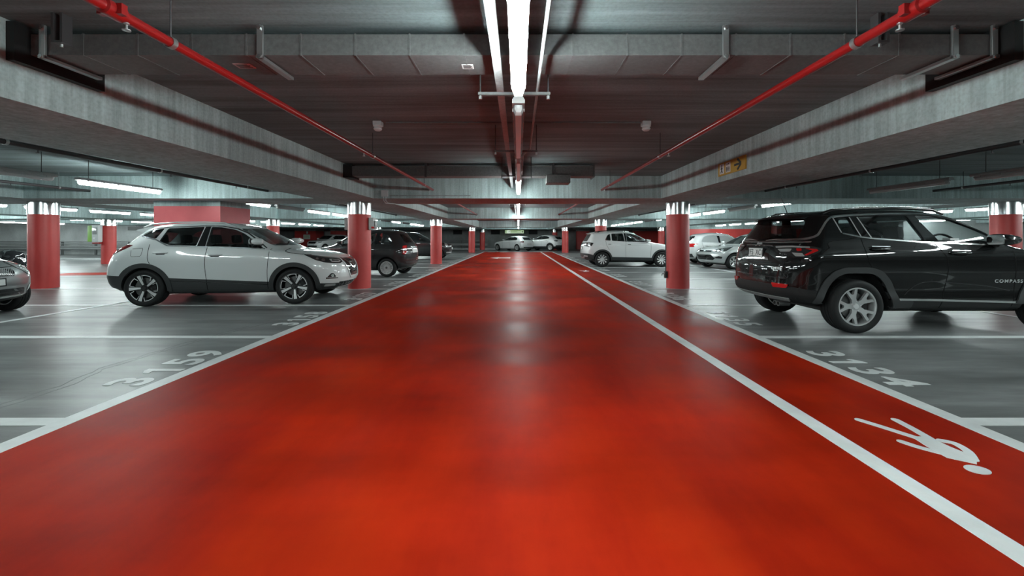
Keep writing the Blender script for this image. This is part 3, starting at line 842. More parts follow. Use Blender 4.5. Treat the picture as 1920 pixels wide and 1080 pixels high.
# cabinet on the far-left column
t = props(empty('rescue_cabinet', (-19.2 * U - 0.26, 19.25 * U - 0.285, 1.05)), 'white and green emergency cabinet fixed to the far left column', 'cabinet')
G().box(-0.05, 0.26, -0.22, 0.0, 0.0, 0.82, 0.03).obj('case', M['white_box'], t, 40)
G().box(-0.27, -0.06, -0.2, 0.0, 0.02, 0.78, 0.02).obj('green_panel', M['green'], t, 40)['label'] = 'green panel'
G().box(0.0, 0.2, -0.245, -0.21, 0.36, 0.7, 0.02).obj('door', M['lamp_clear'], t, 40)
G().box(0.05, 0.16, -0.26, -0.235, 0.15, 0.22, 0.01).obj('label_plate', M['sign_white'], t)
G().box(-0.06, 0.24, -0.2, 0.0, -0.09, -0.005, 0.02).obj('red_base', M['red_pipe'], t, 40)
# box on the near-left column
t = props(empty('control_box', (-3.85 * U + 0.296, 9.95 * U - 0.03, 1.45)), 'pale grey control box with red button on the left column', 'control box')
G().box(-0.02, 0.10, -0.1, 0.1, 0, 0.30, 0.012).obj('enclosure', M['white_box'], t, 40)
G().box(0.10, 0.135, -0.07, 0.07, 0.03, 0.22, 0.01).obj('cover', M['galv'], t, 40)
G().box(0.045, 0.12, -0.115, -0.095, 0.03, 0.08, 0.008).obj('button', M['lamp_red'], t, 40)
o = G().box(-0.05, 0.05, -0.06, 0.06, 0, 0.30, 0.01).obj('junction_box', M['galv'], None, 40); o.location = (-3.85 * U - 0.327, 9.95 * U + 0.05, 1.45)
props(o, 'slim grey box on the far side of the left column', 'junction box')
# standpipe and tap on the right column
t = props(empty('standpipe', (3.86 * U - 0.305, 9.95 * U - 0.02, 0)), 'dark standpipe with pale tap low on the right column', 'pipe')
G().tube([(0, 0, 0.25), (0, 0, 1.55)], 0.014, 8).obj('pipe', M['dark_pipe'], t, 40)
G().box(-0.035, 0.03, -0.05, 0.05, 0.25, 0.42, 0.01).obj('valve', M['dark_pipe'], t, 40)
G().tube([(-0.02, 0, 0.36), (-0.09, 0, 0.36), (-0.10, 0, 0.31)], 0.02, 8).obj('tap', M['white_box'], t, 40)
# ------------------------------------------------------------------ cars
def F(t, n):
    if t <= 0: return 0.0
    if t >= 1: return 1.0
    return (1 - (1 - t) ** n) ** (1 / n)

class Shape:
    def __init__(s, sp):
        s.sp = sp
        s.top = smoothed(sp['top']); s.bot = smoothed(sp['bot'])
        h = smoothed(sp['hw']); s.hwz = [p[0] for p in h]; s.hwy = [p[1] for p in h]
        s.x0 = sp['top'][0][0]; s.x1 = sp['top'][-1][0]
        n = 1200
        s.xs = [s.x0 + (s.x1 - s.x0) * i / n for i in range(n + 1)]
        s.topx = [p[0] for p in s.top]
        s.ef = s.edge(s.xs[::-1]); s.er = s.edge(s.xs)
    def edge(s, xs):
        """end outline as x over rising z: under-lip first, then up to the roof"""
        lo, hi = [], []
        m, M_ = 1e9, -1e9
        for x in xs:
            b, t = s.zb(x), s.zt(x)
            if b < m - 1e-7: lo.append((b, x)); m = b
            if t > M_ + 1e-7: hi.append((t, x)); M_ = t
        tab = [p for p in lo[::-1] if p[0] < hi[0][0]] + hi
        return [p[0] for p in tab], [p[1] for p in tab]
    def zt(s, x):
        i = bisect.bisect_right(s.topx, x)
        if i <= 0: return s.top[0][1]
        if i >= len(s.top): return s.top[-1][1]
        (a, b), (c, d) = s.top[i - 1], s.top[i]
        return b + (d - b) * (x - a) / (c - a)
    def zb(s, x): return lerp_tab(s.bot, x)
    def at(s, tab, z):
        Z, X = tab
        i = bisect.bisect_right(Z, z)
        if i <= 0: return X[0]
        if i >= len(Z): return X[-1]
        return X[i - 1] + (X[i] - X[i - 1]) * (z - Z[i - 1]) / (Z[i] - Z[i - 1])
    def xf(s, z): return s.at(s.ef, z)
    def xr(s, z): return s.at(s.er, z)
    def y(s, x, z, crown=True):
        sp = s.sp
        b = s.hwf(z)
        if 'wx' in sp: b *= lerp_tab(sp['wx'], x)
        fs = [F((s.xf(z) - x) / lerp_tab(sp['Df'], z), sp.get('nf', 2.6)), F((x - s.xr(z)) / lerp_tab(sp['Dr'], z), sp.get('nr', 2.8))]
        if crown: fs.append(F((s.zt(x) - z) / s.crown(x), 2.3))
        if min(fs) < 1e-5: return 0.0
        v = b * (sum(f ** -5 for f in fs) - len(fs) + 1) ** -0.2      # smooth minimum of the roundings
        if crown:
            v *= 0.80 + 0.20 * F((z - s.zb(x)) / 0.08, 2.0)
        return v
    def hwf(s, z): return s.at((s.hwz, s.hwy), z)
    def crown(s, x):
        h = s.zt(x) - s.zb(x)
        return min(lerp_tab(s.sp['crown'], x), 0.3 * h)
    def stations(s, step):
        D = 0.5; J = 12; xs = []
        for j in range(1, J): xs.append(s.x1 - D * (1 - (1 - (j / J) ** 2.4) ** (1 / 2.4)))
        for j in range(1, J): xs.append(s.x0 + D * (1 - (1 - (j / J) ** 2.4) ** (1 / 2.4)))
        xs += [s.x0 + 0.0015, s.x1 - 0.0015]
        n = int((s.x1 - s.x0) / step)
        xs += [s.x0 + (s.x1 - s.x0) * i / n for i in range(1, n)]
        xs.sort(); out = [xs[0]]
        for x in xs[1:]:
            if x - out[-1] > step * 0.12 or x == xs[-1]: out.append(x)
        return out
    def mesh(s, step, rows, inset=0.0, xlim=None, zfloor=None):
        """closed body (inset shrinks it, for the cabin void)"""
        bm = bmesh.new(); secs = []
        xs = s.stations(step)
        if xlim: xs = [xlim[0]] + [x for x in xs if xlim[0] + 0.01 < x < xlim[1] - 0.01] + [xlim[1]]
        K = 10
        for x in xs:
            zt = s.zt(x) - inset; zb = s.zb(x)
            if zfloor is not None: zb = zfloor
            c = s.crown(x)
            zs = [zb + (zt - c - zb) * i / rows for i in range(rows + 1)]
            for j in range(1, K + 1):
                q = 1 - j / K
                zs.append(zt - c * (1 - (1 - q ** 2.3) ** (1 / 2.3)) if q > 0 else zt)
            right = []
            for i, z in enumerate(zs):
                if i == len(zs) - 1: y = 0.0
                elif inset:
                    zo = min(z, s.zt(x) - 1e-4)
                    y = max(0.02, s.y(x, zo, False) - inset) * F((zt - z) / c, 2.3)
                else: y = s.y(x, z)
                right.append((y, z))
            ring = [bm.verts.new((x, 0, zb))]
            R = [bm.verts.new((x, -max(y, 1e-4), z)) for y, z in right[:-1]]
            L = [bm.verts.new((x, max(y, 1e-4), z)) for y, z in right[:-1]]
            topv = bm.verts.new((x, 0, zt))
            secs.append(ring + R + [topv] + L[::-1])
        m = len(secs[0])
        for a, b in zip(secs, secs[1:]):
            for i in range(m):
                bm.faces.new((a[i], a[(i + 1) % m], b[(i + 1) % m], b[i]))
        bm.faces.new(secs[0]); bm.faces.new(secs[-1][::-1])
        bmesh.ops.recalc_face_normals(bm, faces=bm.faces)
        return bm

def smoothed(tab):
    """monotone-x polyline with gently rounded corners"""
    out = []
    for i in range(len(tab) - 1):
        out.append(tab[i])
        for k in range(1, 10):
            t = k / 10
            p0 = tab[max(i - 1, 0)]; p1 = tab[i]; p2 = tab[i + 1]; p3 = tab[min(i + 2, len(tab) - 1)]
            x = p1[0] + (p2[0] - p1[0]) * t
            h = p2[0] - p1[0]
            m1 = slope(p0, p1, p2); m2 = slope(p1, p2, p3)
            z = (2 * t ** 3 - 3 * t * t + 1) * p1[1] + (t ** 3 - 2 * t * t + t) * h * m1 + (-2 * t ** 3 + 3 * t * t) * p2[1] + (t ** 3 - t * t) * h * m2
            out.append((x, z))
    out.append(tab[-1])
    return out

def slope(a, b, c):
    d1 = (b[1] - a[1]) / (b[0] - a[0]) if b[0] - a[0] > 1e-9 else None
    d2 = (c[1] - b[1]) / (c[0] - b[0]) if c[0] - b[0] > 1e-9 else None
    if d1 is None: return d2 or 0
    if d2 is None: return d1
    if d1 * d2 <= 0: return 0.0
    return 2 * d1 * d2 / (d1 + d2)

def tmp_obj(bm):
    me = bpy.data.meshes.new('tmp'); bm.to_mesh(me); bm.free()
    o = bpy.data.objects.new('tmp', me); COL.objects.link(o); return o

def boolean(o, cutters, op='DIFFERENCE'):
    """returns a new mesh"""
    for c in cutters:
        md = o.modifiers.new('b', 'BOOLEAN'); md.operation = op; md.object = c; md.solver = 'EXACT'
    dg = bpy.context.evaluated_depsgraph_get()
    me = bpy.data.meshes.new_from_object(o.evaluated_get(dg))
    for x in [o] + cutters:
        m = x.data; bpy.data.objects.remove(x); bpy.data.meshes.remove(m)
    return me

def circle_poly(cx, cz, r, n=40, a0=0, a1=360):
    return [(cx + r * math.cos(math.radians(a0 + (a1 - a0) * k / n)), cz + r * math.sin(math.radians(a0 + (a1 - a0) * k / n))) for k in range(n if a1 - a0 == 360 else n + 1)]

def prism_bm(poly, ya, yb):
    g = G(); g.prism(poly, lambda p: (p[0], ya, p[1]), lambda p: (p[0], yb, p[1]))
    bmesh.ops.recalc_face_normals(g.bm, faces=g.bm.faces); return g.bm
def prism_bm_x(poly, xa, xb):
    g = G(); g.prism(poly, lambda p: (xa, p[0], p[1]), lambda p: (xb, p[0], p[1]))
    bmesh.ops.recalc_face_normals(g.bm, faces=g.bm.faces); return g.bm

class Car:
    def __init__(s, name, label, cat, loc, heading, scale, sp, paint, group=None):
        s.sp = sp; s.sh = Shape(sp)
        s.root = props(empty(name, (loc[0], loc[1], 0), heading, scale), label, cat, group)
        s.paint = paint
        step = sp.get('step', 0.045); rows = sp.get('rows', 34)
        bm = s.sh.mesh(step, rows)
        s.bvh = BVHTree.FromBMesh(bm)
        body = tmp_obj(bm)
        cutters = []
        R = sp['R']; wb = sp['wb']; yw = sp['track']
        for wx in (0, wb):
            for sg in (-1, 1):
                ya, yb = sg * (yw - sp['tw'] - 0.06), sg * 1.3
                ar = sp.get('arch', R + 0.06)
                cutters.append(tmp_obj(prism_bm(circle_poly(wx, R, ar, 40) if 'archpoly' not in sp else [(wx + a, b) for a, b in sp['archpoly']], min(ya, yb), max(ya, yb))))
        if sp.get('cabin'):
            cab = tmp_obj(s.sh.mesh(step * 1.6, 16, 0.045, sp['cabin'][:2], sp['cabin'][2]))
            cutters.insert(0, cab)
            for w in sp['side_glass']:
                cutters.append(tmp_obj(prism_bm(rounded(w[0], 0.03), -1.5, 1.5)))
            if 'screen' in sp: cutters.append(tmp_obj(prism_bm_x(rounded(sp['screen'], 0.06), sp['screen_x'], 5.0)))
            if 'back' in sp: cutters.append(tmp_obj(prism_bm_x(rounded(sp['back'], 0.06), -5.0, sp['back_x'])))
        me = boolean(body, cutters)
        split = sp.get('clad')
        if split:
            for nm, mat, upper in (('body', paint, True), ('lower_cladding', sp.get('clad_mat', M['clad']), False)):
                b = bmesh.new(); b.from_mesh(me)
                co = Vector((0, 0, split[0])); no = Vector((-split[1], 0, 1)).normalized()
                bmesh.ops.bisect_plane(b, geom=b.verts[:] + b.edges[:] + b.faces[:], plane_co=co, plane_no=no, clear_inner=upper, clear_outer=not upper, dist=1e-5)
                finish(b, nm, mat, s.root, 32, False)
        else:
            b = bmesh.new(); b.from_mesh(me); finish(b, 'body', paint, s.root, 32, False)
        bpy.data.meshes.remove(me)
        if sp.get('cabin'):
            for w in sp['side_glass']:
                s.patch('side_window', rounded(w[0], 0.03), 'side', w[1], -0.004, 0.004, grow=0.006, both=True)
            if 'screen' in sp: s.patch('windscreen', rounded(sp['screen'], 0.06), 0, sp.get('screen_mat', M['glass_clear']), -0.004, 0.004, grow=0.006)
            if 'back' in sp: s.patch('rear_window', rounded(sp['back'], 0.06), 180, sp.get('back_mat', M['glass_dark']), -0.004, 0.004, grow=0.006)
        else:
            for w in sp.get('side_glass', ()):
                s.patch('side_window', rounded(w[0], 0.03), 'side', w[1], 0.003, 0.01, both=True)
            if 'screen' in sp: s.patch('windscreen', rounded(sp['screen'], 0.06), 0, M['glass_solid'], 0.003, 0.01)
            if 'back' in sp: s.patch('rear_window', rounded(sp['back'], 0.06), 180, M['glass_solid'], 0.003, 0.01)
        # dark floor pan and wheel-well liners so one never looks through the shell
        zc = R
        g = G(); g.box(-0.18, wb + 0.15, -0.50, 0.50, sp['bot_z'] - 0.01, sp['bot_z'] + 0.08)
        for wx in (0, wb): g.box(wx - 0.05, wx + 0.05, -yw + 0.2, yw - 0.2, R - 0.06, R + 0.02)
        g.obj('underbody', M['black'], s.root)
        ar = sp.get('arch', R + 0.06)
        for wx in (0, wb):
            for sg in (-1, 1):
                pl = circle_poly(0, R, ar - 0.006, 24, -10, 190) if 'archpoly' not in sp else [(p[0] * 0.985, R + (p[1] - R) * 0.985) for p in densify(sp['archpoly'], 0.1)]
                if 'archpoly' in sp: pl = [p for p in pl if p[1] > R - 0.03]
                yi = sg * (yw - sp['tw'] - 0.052); yo = sg * (yw - 0.03)
                g = G()
                A = [g.bm.verts.new((wx + p[0], yi, p[1])) for p in pl]; B = [g.bm.verts.new((wx + p[0], sg * max(abs(yi) + 0.01, min(abs(yo), s.sh.y(wx + p[0], max(p[1], s.sh.zb(wx + p[0]) + 0.12)) - 0.03)), p[1])) for p in pl]
                for i in range(len(pl) - 1): g.face((A[i], A[i + 1], B[i + 1], B[i]))
                g.face(A)
                g.obj('arch_liner', M['black'], s.root, 60)
        s.wheels()
    def ray(s, a, b, view):
        if view == 'side':
            o = Vector((a, -3, b)); d = Vector((0, 1, 0))
        else:
            th, x0, y0 = view if isinstance(view, tuple) else (view, s.sp['wb'] / 2, 0)
            th = math.radians(th)
            dd = Vector((math.cos(th), math.sin(th), 0)); t = Vector((-math.sin(th), math.cos(th), 0))
            c = Vector((x0, y0, 0))
            o = c + t * a + Vector((0, 0, b)) + dd * 6; d = -dd
        h = s.bvh.ray_cast(o, d)
        if h[0] is None:
            p = o + d * 2.2
            h = s.bvh.find_nearest(p)
            return Vector(h[0]), Vector(h[1])
        n = Vector(h[1])
        if n.dot(d) > 0: n = -n
        if isinstance(view, (int, float)) and abs(a) < 0.012: n.y = 0.0; n.normalize()
        return Vector(h[0]), n
    def patch(s, name, poly, view, mat, off=0.003, thick=0.008, grow=0.0, both=False, grid=0.05, label=None, parent=None, smooth=40):
        poly = [tuple(p[:2]) for p in poly]
        area = sum(poly[i - 1][0] * poly[i][1] - poly[i][0] * poly[i - 1][1] for i in range(len(poly)))
        if area < 0: poly = poly[::-1]
        if grow:
            q = []
            n = len(poly)
            for i in range(n):
                p = Vector(poly[i]); d = (Vector(poly[(i + 1) % n]) - Vector(poly[i - 1]))
                if d.length < 1e-9: q.append(tuple(p)); continue
                d.normalize(); q.append((p.x + d.y * grow, p.y - d.x * grow))
            poly = q
        poly = densify(poly, grid)
        xs = [p[0] for p in poly]; ys = [p[1] for p in poly]
        inner = []
        nx = int((max(xs) - min(xs)) / grid); ny = int((max(ys) - min(ys)) / grid)
        for i in range(1, nx + 1):
            for j in range(1, ny + 1):
                p = (min(xs) + i * (max(xs) - min(xs)) / (nx + 1), min(ys) + j * (max(ys) - min(ys)) / (ny + 1))
                if inside(p, poly): inner.append(p)
        vs, fs = cdt(poly, inner)
        pts = [s.ray(a, b, view) for a, b in vs]
        objs = []
        for m in ((1, -1) if both else (1,)):
            bm = bmesh.new()
            A = [bm.verts.new(((p + n * off).x, (p + n * off).y * m, (p + n * off).z)) for p, n in pts]
            B = [bm.verts.new(((p + n * (off - thick)).x, (p + n * (off - thick)).y * m, (p + n * (off - thick)).z)) for p, n in pts]
            es = set()
            for f in fs:
                try:
                    bm.faces.new([A[i] for i in f]); bm.faces.new([B[i] for i in f[::-1]])
                except ValueError: continue
                for k in range(3): es.add((f[k], f[(k + 1) % 3]))
            for (i, j) in es:
                if (j, i) not in es:
                    try: bm.faces.new((A[j], A[i], B[i], B[j]))
                    except ValueError: pass
            o = finish(bm, name, mat, parent or s.root, smooth)
            if label: o['label'] = label
            objs.append(o)
        return objs
    def line(s, name, pts, w, view, mat, off=0.0012, thick=0.006, both=True, smooth_line=False, grid=0.04, label=None):
        if smooth_line: pts = smoothline(pts, 6)
        pts = densify(pts, grid, False)
        return s.patch(name, strip_poly(pts, w), view, mat, off, thick, both=both, grid=grid, label=label)
    def wheels(s):
        sp = s.sp; key = (sp['wheel'], sp['R'], sp['tw'], sp['rim'])
        for i, (wx, sg) in enumerate(((0, -1), (0, 1), (sp['wb'], -1), (sp['wb'], 1))):
            w = get_wheel(*key)
            w.parent = s.root
            w.location = (wx, sg * sp['track'], sp['R'])
            ang = sp.get('spin', (0, 0))[0 if wx == 0 else 1]
            # mesh is built with its outer face towards +y; right side is turned about z
            w.rotation_euler = (0, math.radians(ang), 0 if sg > 0 else PI)
            st = sp.get('steer', 0)
            if wx and st: w.rotation_euler[2] += st
    def mirror(s, x, z, y0, size=(0.12, 0.20, 0.15), mat=None, both=True):
        for m in (-1, 1):
            g = G()
            prof = [(0, 0)]
            n = 14
            # shell: superellipsoid, flat towards the rear
            rings = []
            for i in range(n + 1):
                u = -1 + 2 * i / n
                rr = (1 - abs(u) ** 3.0) ** (1 / 3.0) if abs(u) < 1 else 0.0
                ring = []
                for k in range(20):
                    a = 2 * PI * k / 20
                    cx, cz = math.cos(a), math.sin(a)
                    e = lambda v: math.copysign(abs(v) ** 0.75, v)
                    px = e(cx) * size[0] * 0.62 * (rr * 0.55 + 0.45) if rr else 0
                    if px < 0: px *= 0.75
                    pz = e(cz) * size[2] * 0.5 * (rr * (0.85 + 0.15 * -u))
                    ring.append(g.bm.verts.new((x + px + 0.03 * u, m * (y0 + 0.02 + size[1] * (0.5 + 0.5 * u)), z + pz)))
                rings.append(ring)
            for a, b in zip(rings, rings[1:]):
                for k in range(20): g.face((a[k], a[(k + 1) % 20], b[(k + 1) % 20], b[k]))
            g.face(rings[0]); g.face(rings[-1])
            o = g.obj('wing_mirror', mat or s.paint, s.root, 50)
            g = G(); g.prism(rounded([(-0.42 * size[1], -0.36 * size[2]), (0.42 * size[1], -0.36 * size[2]), (0.42 * size[1], 0.36 * size[2]), (-0.42 * size[1], 0.36 * size[2])], 0.03),
                            lambda p: (x - size[0] * 0.44, m * (y0 + 0.02 + size[1] / 2) + p[0], z + p[1]), lambda p: (x - size[0] * 0.50, m * (y0 + 0.02 + size[1] / 2) + p[0], z + p[1]))
            g.obj('mirror_glass', M['chrome'], o)
            g = G(); g.tube([(x + 0.02, m * (y0 - 0.06), z - size[2] * 0.45), (x + 0.01, m * (y0 + 0.06), z - size[2] * 0.42)], 0.028, 10)
            g.obj('mirror_stalk', M['black'], o, 40)
    def handle(s, x, z, w=0.22, h=0.035, mat=None):
        p, n = s.ray(x, z, 'side')
        for m in (-1, 1):
            y = p.y
            g = G()
            pts = []
            for k in range(9):
                t = k / 8
                pts.append((x - w / 2 + w * t, y * -m * -1 if False else (y - 0.012 - 0.022 * math.sin(PI * t)) * (1 if m < 0 else -1), z))
            g.tube(pts, [h * 0.33] + [h * 0.45] * 7 + [h * 0.33], 10)
            o = g.obj('door_handle', mat or s.paint, s.root, 60)
        s.patch('handle_recess', rounded([(x - w * 0.32, z - h * 0.95), (x + w * 0.32, z - h * 0.95), (x + w * 0.36, z + h * 0.3), (x - w * 0.36, z + h * 0.3)], 0.03), 'side', M['seam'], 0.001, 0.004, both=True)
    def seats(s, xs, ys, z0, mat, hz=0.62):
        for x in xs:
            for y in ys:
                g = G()
                g.obox(Vector((x + 0.12, y, z0 + 0.08)), 0.50, 0.48, 0.16, Matrix.Rotation(-0.08, 3, 'Y'), 0.05)
                g.obox(Vector((x - 0.17, y, z0 + 0.36)), 0.14, 0.46, hz, Matrix.Rotation(-0.22, 3, 'Y'), 0.06)
                o = g.obj('seat', mat, s.root, 50)
                g = G()
                g.obox(Vector((x - 0.285, y, z0 + 0.36 + hz * 0.5 + 0.10)), 0.10, 0.26, 0.18, Matrix.Rotation(-0.1, 3, 'Y'), 0.045)
                for dy in (-0.06, 0.06): g.tube([(x - 0.28, y + dy, z0 + 0.36 + hz * 0.5 + 0.05), (x - 0.26, y + dy, z0 + 0.33 + hz * 0.5 - 0.05)], 0.008, 6)
                g.obj('headrest', mat, o, 50)
    def dash(s, x, z, w=0.62, wheel_y=0.36):
        g = G(); g.obox(Vector((x, 0, z - 0.11)), 0.42, w * 2, 0.22, Matrix.Rotation(0.12, 3, 'Y'), 0.06)
        g.obj('dashboard', M['trim_dark'], s.root, 50)
        g = G(); R = Matrix.Rotation(-0.45, 3, 'Y')
        c = Vector((x - 0.34, wheel_y, z - 0.06))
        ring = [c + R @ Vector((0, 0.18 * math.cos(2 * PI * k / 28), 0.18 * math.sin(2 * PI * k / 28))) for k in range(29)]
        g.tube(ring, 0.015, 8, False)
        for a in (PI * 1.5, 0.1, PI - 0.1): g.tube([c, c + R @ Vector((0, 0.18 * math.cos(a), 0.18 * math.sin(a)))], 0.013, 6)
        g.obox(c, 0.05, 0.10, 0.10, R, 0.015); g.tube([c, c + Vector((0.28, 0, -0.05))], 0.03, 8)
        g.obj('steering_wheel', M['trim_dark'], s.root, 50)
    def text(s, txt, x, z, size, view, mat, name, bold=0.002, spacing=1.0, thick=0.004, xscale=1.0, off=0.002, both=False):
        p, n = s.ray(x, z, view)
        up = Vector((0, 0, 1)); n = n.normalized()
        xa = up.cross(n).normalized(); ya = n.cross(xa)
        Mx = Matrix.Translation(p + n * off) @ Matrix((xa, ya, n)).transposed().to_4x4()
        return text_obj(name, txt, size, Mx, mat, s.root, bold, spacing, thick, xscale)
    def plate(s, x, z, view, txt, w=0.44, h=0.11, off=0.012, mat=None, surround=True):
        p, n = s.ray(x, z, view); n.z *= 0.3; n.normalize()
        xa = Vector((0, 0, 1)).cross(n).normalized(); ya = n.cross(xa)
        Mx = Matrix.Translation(p + n * off) @ Matrix((xa, ya, n)).transposed().to_4x4()
        g = G(); g.box(-w / 2, w / 2, -h / 2, h / 2, -0.012, 0.0, 0.003); g.bm.transform(Mx)
        o = g.obj('number_plate', mat or M['plate'], s.root)
        if surround:
            g = G()
            for a in ((-w / 2 - 0.012, -w / 2, -h / 2 - 0.012, h / 2 + 0.012), (w / 2, w / 2 + 0.012, -h / 2 - 0.012, h / 2 + 0.012),
                      (-w / 2, w / 2, -h / 2 - 0.012, -h / 2), (-w / 2, w / 2, h / 2, h / 2 + 0.012)): g.box(*a, -0.014, 0.002)
            g.bm.transform(Mx); g.obj('plate_frame', M['black'], o)
        if txt:
            text_obj('plate_text', txt, h * 0.95, Mx @ Matrix.Translation((0, 0, 0.0005)), M['ink'], o, 0.0015, 1.05, 0.001, 0.8)
        return o

_wheels = {}
def get_wheel(style, R, tw, rr):
    key = (style, R, tw, rr)
    if key in _wheels:
        src = _wheels[key]; o = src.copy(); COL.objects.link(o)
        for ch in src.children:
            c = ch.copy(); COL.objects.link(c); c.parent = o
        return o
    hw = tw / 2
    # mesh origin: centre, outer face at y = 0, inboard is -y
    def rimbarrel(g, lip=0.012):
        g.lathe([(rr + 0.004, 0.0), (rr + 0.004, -0.004), (rr, -0.012), (rr - 0.004, -tw + 0.02), (rr - 0.02, -tw + 0.02), (rr - 0.022, -0.03), (rr - lip - 0.004, -0.006), (rr - lip, 0.0)], 56, axis='y', close=True)
    polys = []   # (poly, y_front, material slot)
    def rot(p, a): c, s_ = math.cos(a), math.sin(a); return (p[0] * c - p[1] * s_, p[0] * s_ + p[1] * c)
    extra = None
    if style == 'two_tone':
        for k in range(5):
            a = k * 2 * PI / 5 + 0.1
            polys.append(([rot((rr * x, rr * y), a) for x, y in [(0.14, -0.12), (0.60, -0.12), (0.99, -0.17), (0.99, 0.17), (0.60, 0.12), (0.14, 0.12)]], -0.012, 0))
            polys.append(([rot((rr * x, rr * y), a) for x, y in [(0.24, -0.055), (0.62, -0.085), (0.955, -0.135), (0.955, 0.10), (0.62, 0.085), (0.24, 0.06)]], -0.006, 1))
            b = a + PI / 5
            arc = lambda r, a0, a1, n=8: [(rr * r * math.cos(b + a0 + (a1 - a0) * i / n), rr * r * math.sin(b + a0 + (a1 - a0) * i / n)) for i in range(n + 1)]
            polys.append((arc(0.95, -0.42, 0.30) + arc(0.885, -0.42, 0.30)[::-1], -0.006, 1))
            c1 = (rr * 0.93 * math.cos(b + 0.27), rr * 0.93 * math.sin(b + 0.27)); c2 = (rr * 0.66 * math.cos(b + 0.36), rr * 0.66 * math.sin(b + 0.36))
            polys.append((strip_poly([c1, c2], 0.012), -0.0062, 1))
            c1 = (rr * 0.93 * math.cos(b - 0.40), rr * 0.93 * math.sin(b - 0.40)); c2 = (rr * 0.62 * math.cos(b - 0.40), rr * 0.62 * math.sin(b - 0.40))
            polys.append((strip_poly([c1, c2], 0.008), -0.0062, 1))
        mats = [M['alloy_dark'], M['alloy']]; hub = 0.19; lipmat = 0
    elif style == 'split_spoke':
        for k in range(5):
            a = k * 2 * PI / 5 + PI / 2 - 0.31
            polys.append(([rot((rr * x, rr * y), a) for x, y in [(0.12, -0.15), (0.42, -0.125), (0.58, -0.185), (0.97, -0.36), (0.97, -0.20), (0.70, -0.075), (0.66, 0.0), (0.70, 0.075), (0.97, 0.20), (0.97, 0.36), (0.58, 0.185), (0.42, 0.125), (0.12, 0.15)]], -0.010, 1))
        mats = [M['alloy_soft'], M['alloy_soft']]; hub = 0.25; lipmat = 0
    elif style == 'turbine':
        for k in range(10):
            a = k * 2 * PI / 10
            polys.append(([rot((rr * x, rr * y), a) for x, y in [(0.15, -0.10), (0.45, -0.055), (0.70, -0.02), (0.95, 0.04), (0.90, 0.33), (0.72, 0.20), (0.45, 0.085), (0.15, 0.10)]], -0.006 - 0.0005 * (k % 2), 1))
        mats = [M['alloy_dark'], M['alloy']]; hub = 0.2; lipmat = 0
    elif style == 'hubcap':
        for k in range(20):
            a = k * 2 * PI / 20
            polys.append(([rot((rr * x, rr * y), a) for x, y in [(0.42, -0.052), (0.90, -0.085), (0.90, 0.085), (0.42, 0.052)]], 0.004, 1))
        c = lambda r, n=48: [(rr * r * math.cos(2 * PI * i / n), rr * r * math.sin(2 * PI * i / n)) for i in range(n)]
        polys.append((c(0.45), 0.008, 1))
        mats = [M['black'], M['alloy_soft']]; hub = 0.14; lipmat = 1
    else:
        for k in range(5):
            for sd in (-1, 1):
                a = k * 2 * PI / 5 + sd * 0.2 + 0.3
                polys.append(([rot((rr * x, rr * y), a) for x, y in [(0.12, -0.09), (0.55, -0.06), (0.97, -0.085), (0.97, 0.085), (0.55, 0.06), (0.12, 0.09)]], -0.012 - 0.001 * sd, 1))
        mats = [M['alloy_soft'], M['alloy_soft']]; hub = 0.2; lipmat = 0
    g = G(); g.mi = lipmat; rimbarrel(g)
    if style == 'hubcap':
        g.mi = 1; g.lathe([(rr * 0.88, -0.005), (rr * 0.90, 0.004), (rr * 0.99, 0.006), (rr * 1.0, -0.004), (rr * 0.97, -0.012), (rr * 0.9, -0.012)], 56, axis='y', close=True)
    for p, yf, mi in polys:
        g.mi = mi
        dish = lambda r: -0.03 * (1 - min(1, r / rr)) ** 1.2
        dp = densify(p, 0.05)
        g.prism(dp, lambda q: (q[0], yf + dish(math.hypot(*q)), q[1]), lambda q: (q[0], yf - (0.035 if mi == 0 or style not in ('two_tone',) else 0.004) + dish(math.hypot(*q)), q[1]))
    g.mi = 0; g.lathe([(0, -0.03), (rr * hub, -0.032), (rr * hub * 1.05, -0.06), (0, -0.06)], 28, axis='y')
    w = g.obj('wheel', mats, None, 35)
    g = G()
    prof = [(rr + 0.002, -0.004), (rr + 0.012, 0.004), (rr + (R - rr) * 0.5, 0.010), (R - 0.03, 0.006), (R - 0.014, -0.004), (R - 0.004, -0.018), (R, -0.035)]
    m = []
    for yy in (0.27, 0.5, 0.73):
        m += [(R, -tw * yy + 0.006), (R - 0.008, -tw * yy + 0.005), (R - 0.008, -tw * yy - 0.005), (R, -tw * yy - 0.006)]
    back = [(r, -tw - y) for r, y in prof[::-1]]
    g.lathe(prof + m + back, 72, axis='y')
    g.obj('tyre', M['rubber'], w, 35)
    g = G(); g.lathe([(0.05, -0.075), (rr * 0.72, -0.075), (rr * 0.72, -0.095), (0.05, -0.095)], 40, axis='y', close=True)
    g.obj('brake_disc', M['disc'], w, 35)
    g = G(); g.lathe([(0, -tw + 0.05), (rr - 0.005, -tw + 0.05)], 40, axis='y')
    g.obox(Vector((-rr * 0.55, -0.085, rr * 0.1)), rr * 0.28, 0.06, rr * 0.6, None, 0.01)
    g.obj('brake_caliper', M['black'], w)
    g = G()
